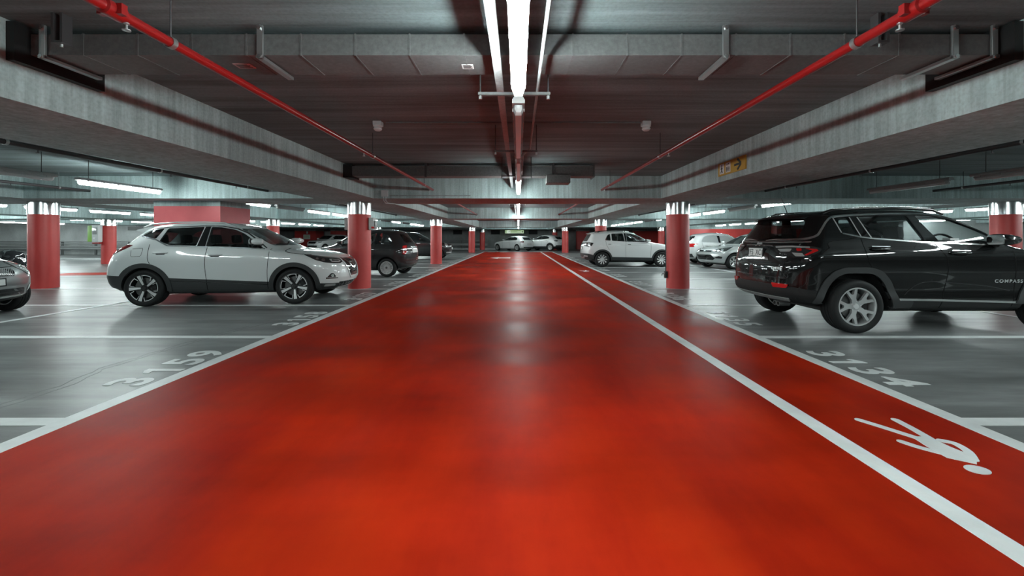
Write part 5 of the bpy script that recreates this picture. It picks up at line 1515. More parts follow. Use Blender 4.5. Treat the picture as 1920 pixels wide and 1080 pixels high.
# ===== white compact crossover (right, mid distance)
def white_compact():
    dk = M['glass_mid']
    sp = dict(wb=2.551, R=0.325, tw=0.205, rim=0.225, track=0.87, wheel='turbine', bot_z=0.2, spin=(10, 40),
        top=[(-0.77, 0.56), (-0.765, 0.68), (-0.75, 0.82), (-0.72, 0.94), (-0.69, 1.03), (-0.64, 1.12), (-0.52, 1.33), (-0.47, 1.42), (-0.36, 1.475), (-0.1, 1.515), (0.4, 1.55), (0.9, 1.555), (1.2, 1.535), (1.42, 1.485),
             (1.7, 1.36), (2.0, 1.19), (2.18, 1.09), (2.35, 1.04), (2.75, 0.985), (3.0, 0.93), (3.15, 0.86), (3.22, 0.78), (3.255, 0.66), (3.265, 0.55)],
        bot=[(-0.77, 0.54), (-0.75, 0.42), (-0.68, 0.33), (-0.45, 0.25), (0.3, 0.21), (2.2, 0.21), (2.9, 0.22), (3.12, 0.28), (3.22, 0.40), (3.265, 0.53)],
        hw=[(0.19, 0.76), (0.3, 0.82), (0.5, 0.865), (0.75, 0.878), (0.95, 0.872), (1.05, 0.852), (1.1, 0.835), (1.3, 0.75), (1.45, 0.675), (1.56, 0.60)],
        Df=[(0.3, 0.55), (0.9, 0.55), (1.1, 0.48), (1.5, 0.36)], Dr=[(0.3, 0.36), (0.9, 0.36), (1.1, 0.36), (1.5, 0.34)], nr=2.8,
        crown=[(-0.7, 0.04), (-0.3, 0.09), (0.8, 0.11), (1.6, 0.08), (2.3, 0.04), (3.2, 0.04)],
        arch=0.375, clad=(0.44, -0.02), cabin=(-0.30, 2.12, 0.55), step=0.055, rows=28,
        side_glass=[([(0.13, 1.165), (0.24, 1.36), (0.36, 1.425), (0.37, 1.13), (0.16, 1.14)], dk),
                    ([(0.42, 1.435), (0.92, 1.45), (0.98, 1.09), (0.42, 1.125)], dk),
                    ([(1.05, 1.45), (1.25, 1.435), (1.55, 1.35), (1.85, 1.20), (2.05, 1.075), (1.06, 1.085)], M['glass_mid'])],
        screen=[(-0.62, 1.125), (0.62, 1.125), (0.55, 1.43), (-0.55, 1.43)], screen_x=1.3,
        back=[(-0.56, 1.10), (0.56, 1.10), (0.50, 1.41), (-0.50, 1.41)], back_x=0.0, back_mat=M['glass_mid'])
    sc = 1.0
    c = Car('compact_crossover_car', 'white compact crossover with grey lower cladding parked right of the aisle beyond the column', 'car', (3.60, 17.6 + 0.87 * sc), 0.0, sc, sp, M['white_car_b'])
    arch_ring(c, 'arch_cladding', M['clad'], 0.365, 0.435, -8, 188)
    c.patch('rear_bumper', rounded([(-0.82, 0.40), (0.82, 0.40), (0.82, 0.575), (-0.82, 0.575)], 0.02), 180, M['clad'], 0.010, 0.03)
    c.patch('rear_bumper', [(-0.60, 0.40), (-0.43, 0.40), (-0.40, 0.52), (-0.60, 0.572)], 'side', M['clad'], 0.0105, 0.03, both=True)
    c.patch('skid_strip', strip_poly([(-0.78, 0.46), (-0.55, 0.47), (-0.44, 0.38), (0.44, 0.38), (0.55, 0.47), (0.78, 0.46)], 0.05), 180, M['alloy_soft'], 0.016, 0.02)
    c.patch('pillar_trim', [(0.955, 1.45), (1.04, 1.45), (1.05, 1.085), (0.99, 1.088)], 'side', M['gloss_black'], 0.002, 0.006, both=True)
    V = (-130, -0.5, -0.7)
    for o in c.patch('tail_lamp', rounded([(-0.34, 1.05), (0.02, 1.055), (0.20, 1.03), (0.14, 0.90), (0.02, 0.87), (-0.34, 0.90)], 0.02), V, M['lamp_dark'], 0.008, 0.02, both=True): pass
    for P in ([(-0.30, 1.03), (-0.10, 1.03), (-0.12, 0.99), (-0.30, 0.99)], [(-0.06, 1.03), (0.10, 1.02), (0.06, 0.98), (-0.06, 0.985)], [(-0.06, 0.95), (0.08, 0.95), (0.05, 0.90), (-0.06, 0.905)], [(-0.30, 0.95), (-0.12, 0.95), (-0.12, 0.915), (-0.30, 0.92)]):
        c.patch('lamp_lens', rounded(P, 0.015), V, M['lamp_clear'], 0.012, 0.01, both=True)
    c.patch('lamp_bar', [(-0.50, 0.92), (0.50, 0.92), (0.50, 1.04), (-0.50, 1.04)], 180, M['lamp_dark'], 0.006, 0.01)
    c.plate(0, 0.80, 180, '', 0.42, 0.11, 0.01)
    seams(c, [[(1.02, 1.08), (1.0, 0.8), (1.01, 0.42)], [(0.15, 1.14), (0.18, 0.95), (0.30, 0.74)], [(2.08, 1.06), (2.09, 0.8), (2.06, 0.42)]])
    c.line('body_crease', [(0.25, 0.955), (1.0, 0.945), (2.0, 0.92)], 0.008, 'side', M['silver_car'], 0.002)
    c.handle(0.32, 1.0, 0.2, 0.034); c.handle(1.16, 0.985, 0.2, 0.034)
    c.mirror(1.92, 1.13, 0.80, (0.18, 0.18, 0.14))
    for m in (-1, 1):
        g = G(); g.tube([(-0.15, m * 0.56, 1.49), (0.0, m * 0.565, 1.545), (0.5, m * 0.57, 1.58), (0.95, m * 0.57, 1.582), (1.2, m * 0.56, 1.54)], 0.018, 8); g.obj('roof_rail', M['gloss_black'], c.root, 50)
    g = G(); g.prism([(-0.26, 1.50), (-0.44, 1.462), (-0.50, 1.44), (-0.48, 1.425), (-0.36, 1.43)], lambda p: (p[0], -0.48, p[1]), lambda p: (p[0], 0.48, p[1])); g.obj('roof_spoiler', M['white_car_b'], c.root, 30)
    c.patch('headlamp', rounded([(-0.25, 0.93), (0.28, 0.87), (0.28, 0.78), (0.0, 0.80), (-0.2, 0.87)], 0.02), (-52, 2.95, -0.68), M['lamp_clear'], 0.006, 0.02, both=True)
    c.seats((1.15, 0.22), (-0.35, 0.35), 0.48, M['seat_grey'], 0.58)
    c.dash(1.9, 1.10, 0.62, -0.35)
    return c

# ===== small dark hatchback (left, behind the column), nose away from the aisle
def dark_hatch():
    sp = dict(wb=2.30, R=0.288, tw=0.185, rim=0.198, track=0.80, wheel='hubcap', bot_z=0.19, spin=(0, 9),
        top=[(-0.66, 0.52), (-0.66, 0.62), (-0.655, 0.74), (-0.635, 0.86), (-0.60, 0.96), (-0.55, 1.04), (-0.42, 1.22), (-0.30, 1.37), (-0.22, 1.425), (-0.05, 1.46), (0.4, 1.495), (0.8, 1.49), (1.05, 1.455),
             (1.35, 1.33), (1.65, 1.16), (1.92, 1.00), (2.05, 0.955), (2.35, 0.90), (2.60, 0.82), (2.74, 0.73), (2.81, 0.62), (2.83, 0.52)],
        bot=[(-0.66, 0.50), (-0.64, 0.38), (-0.58, 0.30), (-0.35, 0.23), (0.3, 0.20), (2.0, 0.20), (2.6, 0.22), (2.77, 0.33), (2.83, 0.50)],
        hw=[(0.18, 0.70), (0.3, 0.76), (0.5, 0.805), (0.7, 0.815), (0.85, 0.81), (0.93, 0.79), (1.0, 0.765), (1.2, 0.69), (1.38, 0.61), (1.48, 0.55), (1.52, 0.5)],
        Df=[(0.3, 0.62), (0.9, 0.65), (1.1, 0.5), (1.5, 0.4)], Dr=[(0.3, 0.55), (0.8, 0.52), (1.0, 0.50), (1.4, 0.42)], nr=2.4,
        crown=[(-0.6, 0.06), (-0.2, 0.12), (0.6, 0.14), (1.2, 0.10), (2.0, 0.05), (2.8, 0.05)],
        arch=0.345, cabin=(-0.25, 1.85, 0.50), step=0.055, rows=28,
        side_glass=[([(-0.16, 1.02), (-0.10, 1.20), (0.06, 1.335), (0.27, 1.365), (0.30, 1.02)], M['glass_mid']),
                    ([(0.38, 1.375), (0.85, 1.375), (1.10, 1.31), (1.40, 1.13), (1.60, 0.985), (0.42, 1.0)], M['glass_clear'])],
        screen=[(-0.56, 1.03), (0.56, 1.03), (0.50, 1.38), (-0.50, 1.38)], screen_x=0.9,
        back=[(-0.46, 1.06), (0.46, 1.06), (0.42, 1.33), (-0.42, 1.33)], back_x=0.2, back_mat=M['glass_dark'])
    h = PI - math.radians(4)
    sc = 1.03
    # near side is the left flank
    c = Car('hatchback_car', 'small dark hatchback with red tail lamps behind the left column', 'car', (-4.10 - 0.05, 13.12 + 0.80), h, sc, sp, M['charcoal_car'])
    arch_ring(c, 'arch_lip', M['charcoal_car'], 0.335, 0.37, -5, 185, 0.012)
    c.patch('pillar_trim', [(0.285, 1.37), (0.37, 1.377), (0.405, 1.0), (0.315, 1.018)], 'side', M['gloss_black'], 0.002, 0.006, both=True)
    V = (-125, -0.5, -0.6)
    def both(n, P, mat, off): c.patch(n, rounded(P, 0.025), V, mat, off, 0.02, both=True, grid=0.03)
    both('tail_lamp', [(-0.10, 0.985), (0.06, 0.975), (0.10, 0.86), (0.09, 0.70), (-0.02, 0.68), (-0.10, 0.80)], M['lamp_red_dark'], 0.008)
    both('lamp_lens', [(-0.09, 0.975), (0.05, 0.965), (0.075, 0.885), (-0.06, 0.885)], M['lamp_red'], 0.013)
    both('lamp_lens', [(-0.06, 0.80), (0.06, 0.80), (0.06, 0.72), (-0.03, 0.71)], M['lamp_red'], 0.013)
    both('lamp_lens', [(-0.06, 0.875), (0.07, 0.875), (0.07, 0.815), (-0.06, 0.815)], M['lamp_clear'], 0.012)
    c.patch('number_plate', rounded([(-0.26, 0.74), (0.26, 0.74), (0.26, 0.85), (-0.26, 0.85)], 0.01), 180, M['plate'], 0.012, 0.015)
    c.patch('tailgate_handle', rounded([(-0.3, 0.90), (0.3, 0.90), (0.3, 0.935), (-0.3, 0.935)], 0.01), 180, M['chrome'], 0.012, 0.02)
    c.line('bumper_seam', [(-0.72, 0.60), (0, 0.585), (0.72, 0.60)], 0.012, 180, M['seam'], 0.002, both=False)
    c.patch('bumper_insert', rounded([(-0.55, 0.42), (0.55, 0.42), (0.60, 0.48), (-0.60, 0.48)], 0.02), 180, M['clad'], 0.006, 0.02)
    seams(c, [[(0.36, 1.37), (0.37, 1.0), (0.40, 0.6), (0.52, 0.30)], [(1.60, 0.97), (1.64, 0.7), (1.58, 0.30)]])
    c.handle(0.62, 0.92, 0.2, 0.03, M['chrome'])
    c.mirror(1.45, 1.07, 0.76, (0.15, 0.16, 0.13))
    c.patch('headlamp', rounded([(-0.12, 0.80), (0.06, 0.82), (0.10, 0.70), (-0.08, 0.68)], 0.05), (-52, 2.55, -0.62), M['lamp_clear'], 0.006, 0.02, both=True)
    c.seats((1.0, 0.15), (-0.33, 0.33), 0.45, M['seat'], 0.55)
    c.dash(1.65, 1.02, 0.56, 0.33)
    g = G(); g.box(-0.1, 0.1, -0.002, 0.002, -0.07, 0.07); g.bm.transform(Matrix.Translation((0.62, 0.70, 1.09))); g.obj('window_sticker', M['sticker'], c.root)
    return c

# ===== generic simpler car
def simple_car(name, label, loc, heading, scale, paint, kind, wheel='five', clad=None, group=None, glassm=None, detail=True):
    gm = glassm or M['glass_solid']
    if kind == 'hatch':       # low family hatchback
        sp = dict(wb=2.69, R=0.315, tw=0.20, rim=0.215, track=0.87, bot_z=0.17,
            top=[(-0.82, 0.55), (-0.815, 0.66), (-0.79, 0.80), (-0.75, 0.93), (-0.68, 1.02), (-0.50, 1.18), (-0.32, 1.32), (-0.2, 1.375), (0.1, 1.425), (0.5, 1.45), (0.9, 1.44), (1.2, 1.40), (1.5, 1.28), (1.85, 1.11), (2.12, 0.985), (2.3, 0.945), (2.75, 0.90), (3.1, 0.84), (3.32, 0.76), (3.41, 0.68), (3.44, 0.58), (3.445, 0.5)],
            bot=[(-0.82, 0.53), (-0.79, 0.40), (-0.70, 0.30), (-0.45, 0.21), (0.4, 0.18), (2.4, 0.18), (3.1, 0.19), (3.35, 0.26), (3.445, 0.48)],
            hw=[(0.15, 0.76), (0.3, 0.83), (0.5, 0.87), (0.72, 0.885), (0.86, 0.88), (0.93, 0.86), (1.0, 0.83), (1.2, 0.735), (1.36, 0.64), (1.46, 0.56)],
            side_glass=[([(0.0, 1.13), (0.16, 1.27), (0.42, 1.335), (0.80, 1.345), (0.86, 1.0), (0.12, 1.04)], gm), ([(0.90, 1.345), (1.1, 1.32), (1.4, 1.215), (1.75, 1.06), (1.88, 0.975), (0.96, 0.995)], gm)],
            screen=[(-0.64, 1.0), (0.64, 1.0), (0.55, 1.33), (-0.55, 1.33)], back=[(-0.52, 1.05), (0.52, 1.05), (0.46, 1.30), (-0.46, 1.30)])
    elif kind == 'coupe_suv':
        sp = dict(wb=2.64, R=0.345, tw=0.215, rim=0.23, track=0.885, bot_z=0.2,
            top=[(-0.83, 0.62), (-0.825, 0.72), (-0.80, 0.88), (-0.77, 1.0), (-0.72, 1.08), (-0.55, 1.20), (-0.30, 1.38), (-0.15, 1.45), (0.2, 1.52), (0.7, 1.55), (1.1, 1.53), (1.4, 1.47), (1.8, 1.28), (2.2, 1.08), (2.35, 1.03), (2.8, 0.97), (3.2, 0.90), (3.42, 0.80), (3.50, 0.68), (3.52, 0.56)],
            bot=[(-0.83, 0.60), (-0.80, 0.46), (-0.7, 0.36), (-0.4, 0.26), (0.4, 0.22), (2.4, 0.22), (3.1, 0.22), (3.40, 0.30), (3.52, 0.54)],
            hw=[(0.2, 0.78), (0.35, 0.85), (0.55, 0.88), (0.75, 0.90), (0.92, 0.90), (1.02, 0.88), (1.1, 0.845), (1.3, 0.74), (1.45, 0.65), (1.56, 0.57)],
            side_glass=[([(0.10, 1.24), (0.28, 1.35), (0.55, 1.42), (0.92, 1.44), (0.96, 1.10), (0.25, 1.17)], gm), ([(1.0, 1.44), (1.2, 1.42), (1.5, 1.32), (1.85, 1.14), (1.98, 1.05), (1.04, 1.095)], gm)],
            screen=[(-0.66, 1.08), (0.66, 1.08), (0.57, 1.43), (-0.57, 1.43)], back=[(-0.55, 1.12), (0.55, 1.12), (0.48, 1.36), (-0.48, 1.36)])
    elif kind == 'small':     # upright supermini
        sp = dict(wb=2.44, R=0.30, tw=0.185, rim=0.20, track=0.83, bot_z=0.18,
            top=[(-0.70, 0.55), (-0.70, 0.66), (-0.685, 0.80), (-0.655, 0.92), (-0.60, 1.0), (-0.45, 1.22), (-0.35, 1.36), (-0.25, 1.42), (0.0, 1.46), (0.5, 1.495), (0.9, 1.48), (1.15, 1.44), (1.45, 1.30), (1.75, 1.13), (1.98, 1.00), (2.15, 0.955), (2.55, 0.89), (2.85, 0.80), (3.0, 0.70), (3.06, 0.60), (3.07, 0.5)],
            bot=[(-0.70, 0.53), (-0.68, 0.40), (-0.6, 0.30), (-0.4, 0.22), (0.4, 0.19), (2.2, 0.19), (2.8, 0.20), (3.0, 0.28), (3.07, 0.48)],
            hw=[(0.16, 0.73), (0.3, 0.79), (0.5, 0.83), (0.72, 0.845), (0.88, 0.84), (0.96, 0.82), (1.03, 0.79), (1.25, 0.70), (1.40, 0.61), (1.5, 0.53)],
            side_glass=[([(-0.10, 1.08), (0.0, 1.27), (0.16, 1.36), (0.60, 1.39), (0.66, 1.02), (-0.04, 1.05)], gm), ([(0.72, 1.39), (0.95, 1.375), (1.25, 1.26), (1.55, 1.09), (1.68, 1.0), (0.76, 1.015)], gm)],
            screen=[(-0.60, 1.03), (0.60, 1.03), (0.53, 1.37), (-0.53, 1.37)], back=[(-0.54, 1.05), (0.54, 1.05), (0.48, 1.34), (-0.48, 1.34)])
    else:                     # boxy SUV
        sp = dict(wb=2.60, R=0.34, tw=0.21, rim=0.225, track=0.88, bot_z=0.2,
            top=[(-0.80, 0.60), (-0.80, 0.75), (-0.785, 0.92), (-0.755, 1.04), (-0.70, 1.12), (-0.60, 1.34), (-0.52, 1.47), (-0.42, 1.53), (0, 1.57), (0.6, 1.59), (1.1, 1.575), (1.35, 1.53), (1.65, 1.38), (1.95, 1.20), (2.12, 1.11), (2.3, 1.07), (2.8, 1.02), (3.15, 0.95), (3.28, 0.86), (3.34, 0.74), (3.35, 0.6)],
            bot=[(-0.80, 0.58), (-0.78, 0.45), (-0.68, 0.36), (-0.4, 0.27), (0.4, 0.23), (2.3, 0.23), (3.0, 0.24), (3.26, 0.32), (3.35, 0.58)],
            hw=[(0.2, 0.78), (0.35, 0.84), (0.55, 0.875), (0.8, 0.89), (0.98, 0.885), (1.08, 0.86), (1.15, 0.835), (1.35, 0.745), (1.5, 0.66), (1.6, 0.58)],
            side_glass=[([(-0.12, 1.2), (-0.02, 1.40), (0.12, 1.47), (0.72, 1.49), (0.78, 1.13), (-0.06, 1.15)], gm), ([(0.84, 1.49), (1.1, 1.475), (1.4, 1.36), (1.72, 1.19), (1.84, 1.10), (0.88, 1.125)], gm)],
            screen=[(-0.64, 1.14), (0.64, 1.14), (0.57, 1.47), (-0.57, 1.47)], back=[(-0.58, 1.14), (0.58, 1.14), (0.52, 1.45), (-0.52, 1.45)])
    sp.update(Df=[(0.3, 0.62), (0.9, 0.66), (1.05, 0.5), (1.5, 0.38)], Dr=[(0.3, 0.42), (0.9, 0.42), (1.1, 0.42), (1.5, 0.36)], nr=2.6,
              crown=[(-0.7, 0.04), (-0.2, 0.10), (0.7, 0.12), (1.5, 0.08), (2.2, 0.04), (3.3, 0.04)], arch=sp['R'] + 0.05, step=0.08, rows=20, wheel=wheel, spin=(0, 15))
    if clad: sp['clad'] = clad
    c = Car(name, label, 'car', loc, heading, scale, sp, paint, group)
    wb = sp['wb']; sg = sp['side_glass']
    a, b = sg[0][0], sg[1][0]
    c.patch('pillar_trim', [(a[-3][0] + 0.005, a[-3][1]) if kind != 'x' else a[3], (b[0][0] - 0.005, b[0][1]), (b[-1][0] - 0.005, b[-1][1]), (a[-2][0] + 0.005, a[-2][1])], 'side', M['gloss_black'], 0.0035, 0.01, both=True)
    hz = 0.80 if kind in ('hatch', 'small') else 0.92
    fx = wb + (0.42 if kind != 'small' else 0.36)
    seams(c, [[(b[-1][0] - 0.02, b[-1][1] - 0.02), (b[-1][0] - 0.03, 0.7), (b[-1][0] - 0.02, 0.28)], [(b[-2][0] + 0.06, b[-2][1] - 0.02), (b[-2][0] + 0.09, 0.7), (b[-2][0] + 0.03, 0.28)], [(a[-1][0] - 0.03, a[-1][1] - 0.02), (a[-1][0], 0.88), (a[-1][0] + 0.14, 0.70)]])
    c.handle(a[-1][0] + 0.16, hz + 0.09, 0.2, 0.03); c.handle(b[-1][0] + 0.14, hz + 0.075, 0.2, 0.03)
    c.mirror(b[-2][0] - 0.12, b[-2][1] + 0.085, sp['track'] - 0.10, (0.16, 0.17, 0.13))
    if clad: arch_ring(c, 'arch_cladding', M['clad'], sp['R'] + 0.04, sp['R'] + 0.10, -8, 188)
    return c
# ------------------------------------------------------------------ place the cars
c1 = white_crossover()
c2 = black_suv()
c3 = white_compact()
c4 = dark_hatch()

def heading_vec(h): return Vector((math.cos(h), math.sin(h), 0))
def place_by(nose_or_tail, h, off):
    """world origin so that the local point (off,0) lies at the given world x,y"""
    d = heading_vec(h)
    return (nose_or_tail[0] - d.x * off, nose_or_tail[1] - d.y * off)

# silver hatchback at the left edge: only its nose is in the picture
c = simple_car('hatchback_car', 'silver hatchback whose nose enters at the left edge', place_by((-8.17, 6.38), 0.03, 3.07), 0.03, 1.0, M['silver_car'], 'small', 'five', None, None, None)
c.patch('grille', rounded([(-0.38, 0.745), (0.38, 0.745), (0.34, 0.635), (-0.34, 0.635)], 0.03), 0, M['gloss_black'], 0.004, 0.02)
g = G()
for k in range(-15, 16):
    for m in (-1, 1):
        p0, p1 = (k * 0.027 - m * 0.045, 0.635), (k * 0.027 + m * 0.045, 0.745)
        q0, n0 = c.ray(*p0, 0); q1, n1 = c.ray(*p1, 0)
        if abs(p0[0]) < 0.34 and abs(p1[0]) < 0.37: g.tube([q0 + n0 * 0.012, (q0 + q1) / 2 + n0 * 0.014, q1 + n1 * 0.012], 0.0035, 6)
g.obj('grille_mesh', M['alloy_soft'], c.root, 50)
c.plate(-0.04, 0.545, 0, '', 0.40, 0.10, 0.012)
c.patch('lower_grille', rounded([(-0.50, 0.43), (0.50, 0.43), (0.54, 0.32), (-0.54, 0.32)], 0.03), 0, M['gloss_black'], 0.004, 0.02)
c.line('grille_bar', [(-0.50, 0.37), (0, 0.365), (0.50, 0.37)], 0.012, 0, M['clad'], 0.010, both=False)
V = (-50, 2.8, -0.62)
c.patch('headlamp_surround', rounded([(-0.33, 0.90), (0.03, 0.835), (0.16, 0.77), (0.15, 0.635), (-0.06, 0.63), (-0.25, 0.72)], 0.04), V, M['lamp_dark'], 0.004, 0.02, both=True)
c.patch('headlamp', rounded([(-0.30, 0.88), (0.02, 0.82), (0.14, 0.76), (0.13, 0.65), (-0.05, 0.645), (-0.22, 0.73)], 0.04), V, M['lamp_clear'], 0.006, 0.02, both=True)
c.patch('lamp_lens', circle_poly(0.03, 0.715, 0.05, 20), V, M['chrome'], 0.012, 0.012, both=True)
c.patch('lamp_lens', circle_poly(-0.10, 0.755, 0.042, 20), V, M['chrome'], 0.012, 0.012, both=True)
c.patch('fog_lamp', circle_poly(0.06, 0.42, 0.065, 22), V, M['gloss_black'], 0.006, 0.02, both=True)
c.patch('fog_lamp', circle_poly(0.065, 0.42, 0.036, 18), V, M['lamp_clear'], 0.010, 0.012, both=True)
c.line('bumper_strip', [(-0.74, 0.335), (-0.4, 0.30), (0, 0.295), (0.4, 0.30), (0.74, 0.335)], 0.02, 0, M['chrome'], 0.006, both=False)
c.line('bonnet_seam', [(-0.58, 0.80), (-0.40, 0.775), (0, 0.765), (0.40, 0.775), (0.58, 0.80)], 0.008, 0, M['seam'], 0.001, both=False)
c.patch('lower_lip', rounded([(-0.62, 0.22), (0.62, 0.22), (0.66, 0.275), (-0.66, 0.275)], 0.02), 0, M['clad'], 0.006, 0.02)

# dark SUV-like car with pale cabin, nose to the aisle, behind the second left column
h = math.radians(2)
c = simple_car('dark_crossover_car', 'dark car with chrome nose half hidden by the second left column', place_by((-3.95, 24.4), h, 3.35), h, 1.0, M['charcoal_car'], 'suv', 'five', None, None, M['glass_mid'])
c.patch('headlamp', circle_poly(0.02, 0.86, 0.10, 24), (-45, 3.05, -0.66), M['lamp_clear'], 0.008, 0.03, both=True)
c.patch('headlamp_ring', circle_poly(0.02, 0.86, 0.115, 24) , (-45, 3.05, -0.66), M['chrome'], 0.005, 0.03, both=True)
c.patch('grille', rounded([(-0.42, 0.90), (0.42, 0.90), (0.36, 0.70), (-0.36, 0.70)], 0.04), 0, M['gloss_black'], 0.006, 0.02)
for k in range(3): c.line('grille_bar', [(-0.38, 0.74 + k * 0.055), (0.38, 0.74 + k * 0.055)], 0.016, 0, M['chrome'], 0.012, both=False)
c.patch('lower_grille', rounded([(-0.55, 0.60), (0.55, 0.60), (0.55, 0.45), (-0.55, 0.45)], 0.04), 0, M['clad'], 0.006, 0.02)
c.patch('bumper_trim', rounded([(-0.70, 0.44), (0.70, 0.44), (0.70, 0.37), (-0.70, 0.37)], 0.02), 0, M['alloy_soft'], 0.012, 0.03)
c.patch('side_vent', rounded([(2.22, 0.92), (2.45, 0.93), (2.40, 0.84), (2.26, 0.83)], 0.02), 'side', M['chrome'], 0.008, 0.02, both=True)
c.plate(0, 0.64, 0, '', 0.44, 0.11, 0.016)

# two white cars beyond the aisle end, tails towards us
h = PI - math.radians(44)
c = simple_car('hatchback_car', 'white low hatchback parked askew under the green sign', (0.45, 39.3), h, 1.0, M['white_car_b'], 'hatch')
V = (-128, -0.55, -0.62)
for s2 in (1,):
    c.patch('tail_lamp', rounded([(-0.12, 0.95), (0.20, 0.93), (0.22, 0.83), (-0.10, 0.80)], 0.03), V, M['lamp_red_dark'], 0.01, 0.02, both=True)
c.plate(0, 0.66, 180, '', 0.44, 0.11, 0.012)
c.patch('rear_diffuser', rounded([(-0.60, 0.30), (0.60, 0.30), (0.66, 0.40), (-0.66, 0.40)], 0.02), 180, M['clad'], 0.008, 0.02)
h = PI - math.radians(38)
c = simple_car('coupe_crossover_car', 'white coupe-like crossover parked right of the white hatchback at the far end', (3.55, 39.9), h, 1.0, M['white_car_b'], 'coupe_suv', 'five', (0.44, -0.01))
V = (-128, -0.55, -0.66)
c.patch('tail_lamp', rounded([(-0.16, 1.02), (0.22, 0.99), (0.16, 0.93), (-0.12, 0.90)], 0.02), V, M['lamp_dark'], 0.01, 0.02, both=True)
c.patch('rear_bumper', rounded([(-0.80, 0.40), (0.80, 0.40), (0.80, 0.56), (-0.80, 0.56)], 0.02), 180, M['clad'], 0.010, 0.03)
c.plate(0, 0.72, 180, '', 0.44, 0.11, 0.012)

# dark car behind the white compact, tail to the aisle
h = math.radians(0)
c = simple_car('dark_hatchback_car', 'dark car just behind the white compact, tail to the aisle', place_by((4.05, 24.6), h, -0.80), h, 1.0, M['charcoal_car'], 'suv', 'five')
V = (-128, -0.5, -0.66)
c.patch('tail_lamp', rounded([(-0.20, 1.06), (0.16, 1.03), (0.12, 0.90), (-0.20, 0.88)], 0.03), V, M['lamp_clear'], 0.01, 0.02, both=True)
c.patch('number_plate', rounded([(-0.26, 0.80), (0.26, 0.80), (0.26, 0.91), (-0.26, 0.91)], 0.01), 180, M['plate'], 0.012, 0.02)
c.patch('tailgate_trim', rounded([(-0.50, 0.95), (0.50, 0.95), (0.50, 0.99), (-0.50, 0.99)], 0.01), 180, M['chrome'], 0.012, 0.02)
c.patch('rear_bumper', rounded([(-0.78, 0.42), (0.78, 0.42), (0.78, 0.62), (-0.78, 0.62)], 0.02), 180, M['clad'], 0.010, 0.03)

# white hatchback, red lamps, further right; silver car in front of it nose towards the aisle
h = math.radians(-9)
c = simple_car('hatchback_car', 'white hatchback with red tail lamps, behind the silver car facing the aisle', place_by((8.1, 20.1), h, -0.70), h, 1.0, M['white_car_b'], 'small', 'five', None, None, M['glass_mid'])
V = (-128, -0.5, -0.62)
c.patch('tail_lamp', rounded([(-0.16, 0.96), (0.10, 0.98), (0.34, 0.96), (0.14, 0.90), (0.18, 0.82), (-0.14, 0.82)], 0.02), V, M['lamp_red'], 0.01, 0.02, both=True)
c.patch('rear_bumper', rounded([(-0.76, 0.34), (0.76, 0.34), (0.76, 0.50), (-0.76, 0.50)], 0.02), 180, M['clad'], 0.010, 0.03)
c.plate(0, 0.70, 180, '', 0.44, 0.11, 0.012)
h = PI + math.radians(12)
c = simple_car('silver_hatchback_car', 'silver car facing the aisle between the column and the black SUV', place_by((7.62, 16.9), h, 3.44), h, 1.0, M['light_silver_car'], 'hatch', 'five', None, None, M['glass_mid'])
V = (52, 3.12, 0.68)
def both(n, P, mat, off, r=0.02): c.patch(n, rounded([(-a, b) for a, b in P], r) if False else rounded(P, r), (-52, 3.12, -0.68), mat, off, 0.02, both=True, grid=0.035)
both('headlamp', [(-0.42, 0.90), (-0.10, 0.845), (0.20, 0.79), (0.27, 0.70), (0.10, 0.68), (-0.16, 0.73)], M['lamp_dark'], 0.006)
both('lamp_lens', circle_poly(0.13, 0.735, 0.045, 18), M['lamp_clear'], 0.012, 0.0)
both('lamp_lens', circle_poly(-0.02, 0.765, 0.045, 18), M['chrome'], 0.012, 0.0)
both('fog_lamp', [(-0.02, 0.50), (0.12, 0.53), (0.32, 0.44), (0.0, 0.43)], M['gloss_black'], 0.006)
c.patch('grille', rounded([(-0.42, 0.745), (0.42, 0.745), (0.36, 0.68), (-0.36, 0.68)], 0.03), 0, M['gloss_black'], 0.006, 0.02)
c.patch('lower_grille', rounded([(-0.40, 0.58), (0.40, 0.58), (0.56, 0.44), (0.46, 0.36), (-0.46, 0.36), (-0.56, 0.44)], 0.03), 0, M['gloss_black'], 0.006, 0.02)
c.patch('grille_badge', [(0.05 * math.cos(t) * 1.5, 0.72 + 0.03 * math.sin(t)) for t in [2 * PI * k / 20 for k in range(20)]], 0, M['chrome'], 0.012, 0.02)
c.line('bonnet_seam', [(-0.62, 0.86), (-0.4, 0.80), (0, 0.785), (0.4, 0.80), (0.62, 0.86)], 0.008, 0, M['seam'], 0.001, both=False)

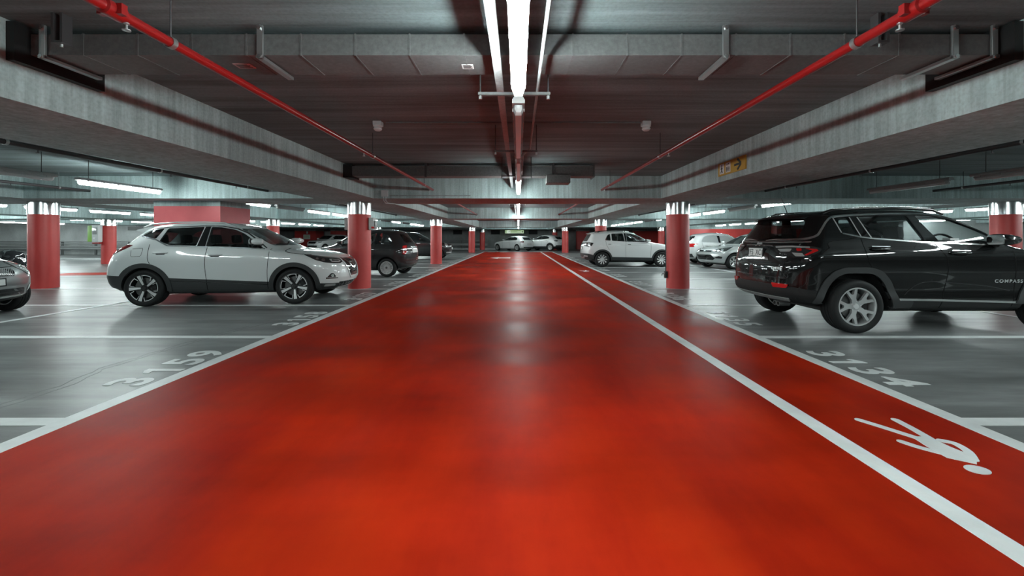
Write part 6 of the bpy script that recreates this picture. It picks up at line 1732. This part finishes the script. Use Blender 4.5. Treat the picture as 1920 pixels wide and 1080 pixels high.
# distant white SUV far left, facing us
h = -PI / 2 + math.radians(-20)
c = simple_car('white_utility_car', 'distant white SUV with dark windscreen in front of the red stair wall', place_by((-18.9, 37.5), h, 3.35), h, 1.0, M['white_car_b'], 'suv', 'five')
c.patch('grille', rounded([(-0.46, 0.90), (0.46, 0.90), (0.40, 0.72), (-0.40, 0.72)], 0.03), 0, M['gloss_black'], 0.006, 0.02)
c.patch('headlamp', rounded([(-0.16, 0.93), (0.18, 0.88), (0.18, 0.78), (-0.10, 0.82)], 0.02), (-52, 3.0, -0.68), M['lamp_clear'], 0.008, 0.02, both=True)
c.patch('lower_grille', rounded([(-0.55, 0.55), (0.55, 0.55), (0.50, 0.40), (-0.50, 0.40)], 0.03), 0, M['clad'], 0.006, 0.02)
c.plate(0, 0.62, 0, '', 0.44, 0.11, 0.014)

# dark shrub-like planter behind the silver nose is left as a low pile of dark sacks
for i, (x, y, s2, lab) in enumerate(((-17.35, 14.1, 1.0, 'black bag beside the far left column base, behind the silver car'), (-18.6, 14.4, 0.8, 'black crumpled bag partly hidden by the silver bonnet'))):
    bm = bmesh.new(); bmesh.ops.create_icosphere(bm, subdivisions=4, radius=0.42)
    rr = random.Random(i)
    from mathutils import noise as mnoise
    for v in bm.verts:
        n = mnoise.fractal(v.co * 3.2 + Vector((i * 5, 0, 0)), 1.0, 2.0, 4)
        v.co *= 1 + 0.22 * n
        v.co.z = max(-0.30, v.co.z * 0.9)
        v.co.z += 0.30
    o = finish(bm, 'refuse_bag', M['gloss_black'], None, 60)
    o.location = (x, y, 0); o.scale = (s2 * 1.2, s2, s2 * 1.2)
    props(o, lab, 'bag')
# ------------------------------------------------------------------ camera, world, view
cam = bpy.data.cameras.new('camera')
cam.sensor_width = 36; cam.lens = 36 * 770 / 1920
cam.shift_x = (960 - 972) / 1920; cam.shift_y = (446 - 540) / 1920
cam.clip_start = 0.05; cam.clip_end = 200
co = bpy.data.objects.new('camera', cam); COL.objects.link(co)
co.location = (0, 0, CAMZ); co.rotation_euler = (PI / 2, 0, 0)
scene.camera = co
w = bpy.data.worlds.new('world'); scene.world = w; w.use_nodes = True
w.node_tree.nodes['Background'].inputs['Color'].default_value = (0.5, 0.52, 0.52, 1)
w.node_tree.nodes['Background'].inputs['Strength'].default_value = 0.05
vs = scene.view_settings
scene.display_settings.display_device = 'sRGB'
vs.view_transform = 'Standard'; vs.look = 'None'; vs.gamma = 1.0; vs.use_curve_mapping = False
vs.exposure = 0.62
scene.cycles.max_bounces = 8; scene.cycles.diffuse_bounces = 5; scene.cycles.glossy_bounces = 4; scene.cycles.transparent_max_bounces = 12
scene.cycles.sample_clamp_indirect = 8.0
scene.cycles.caustics_reflective = False; scene.cycles.caustics_refractive = False
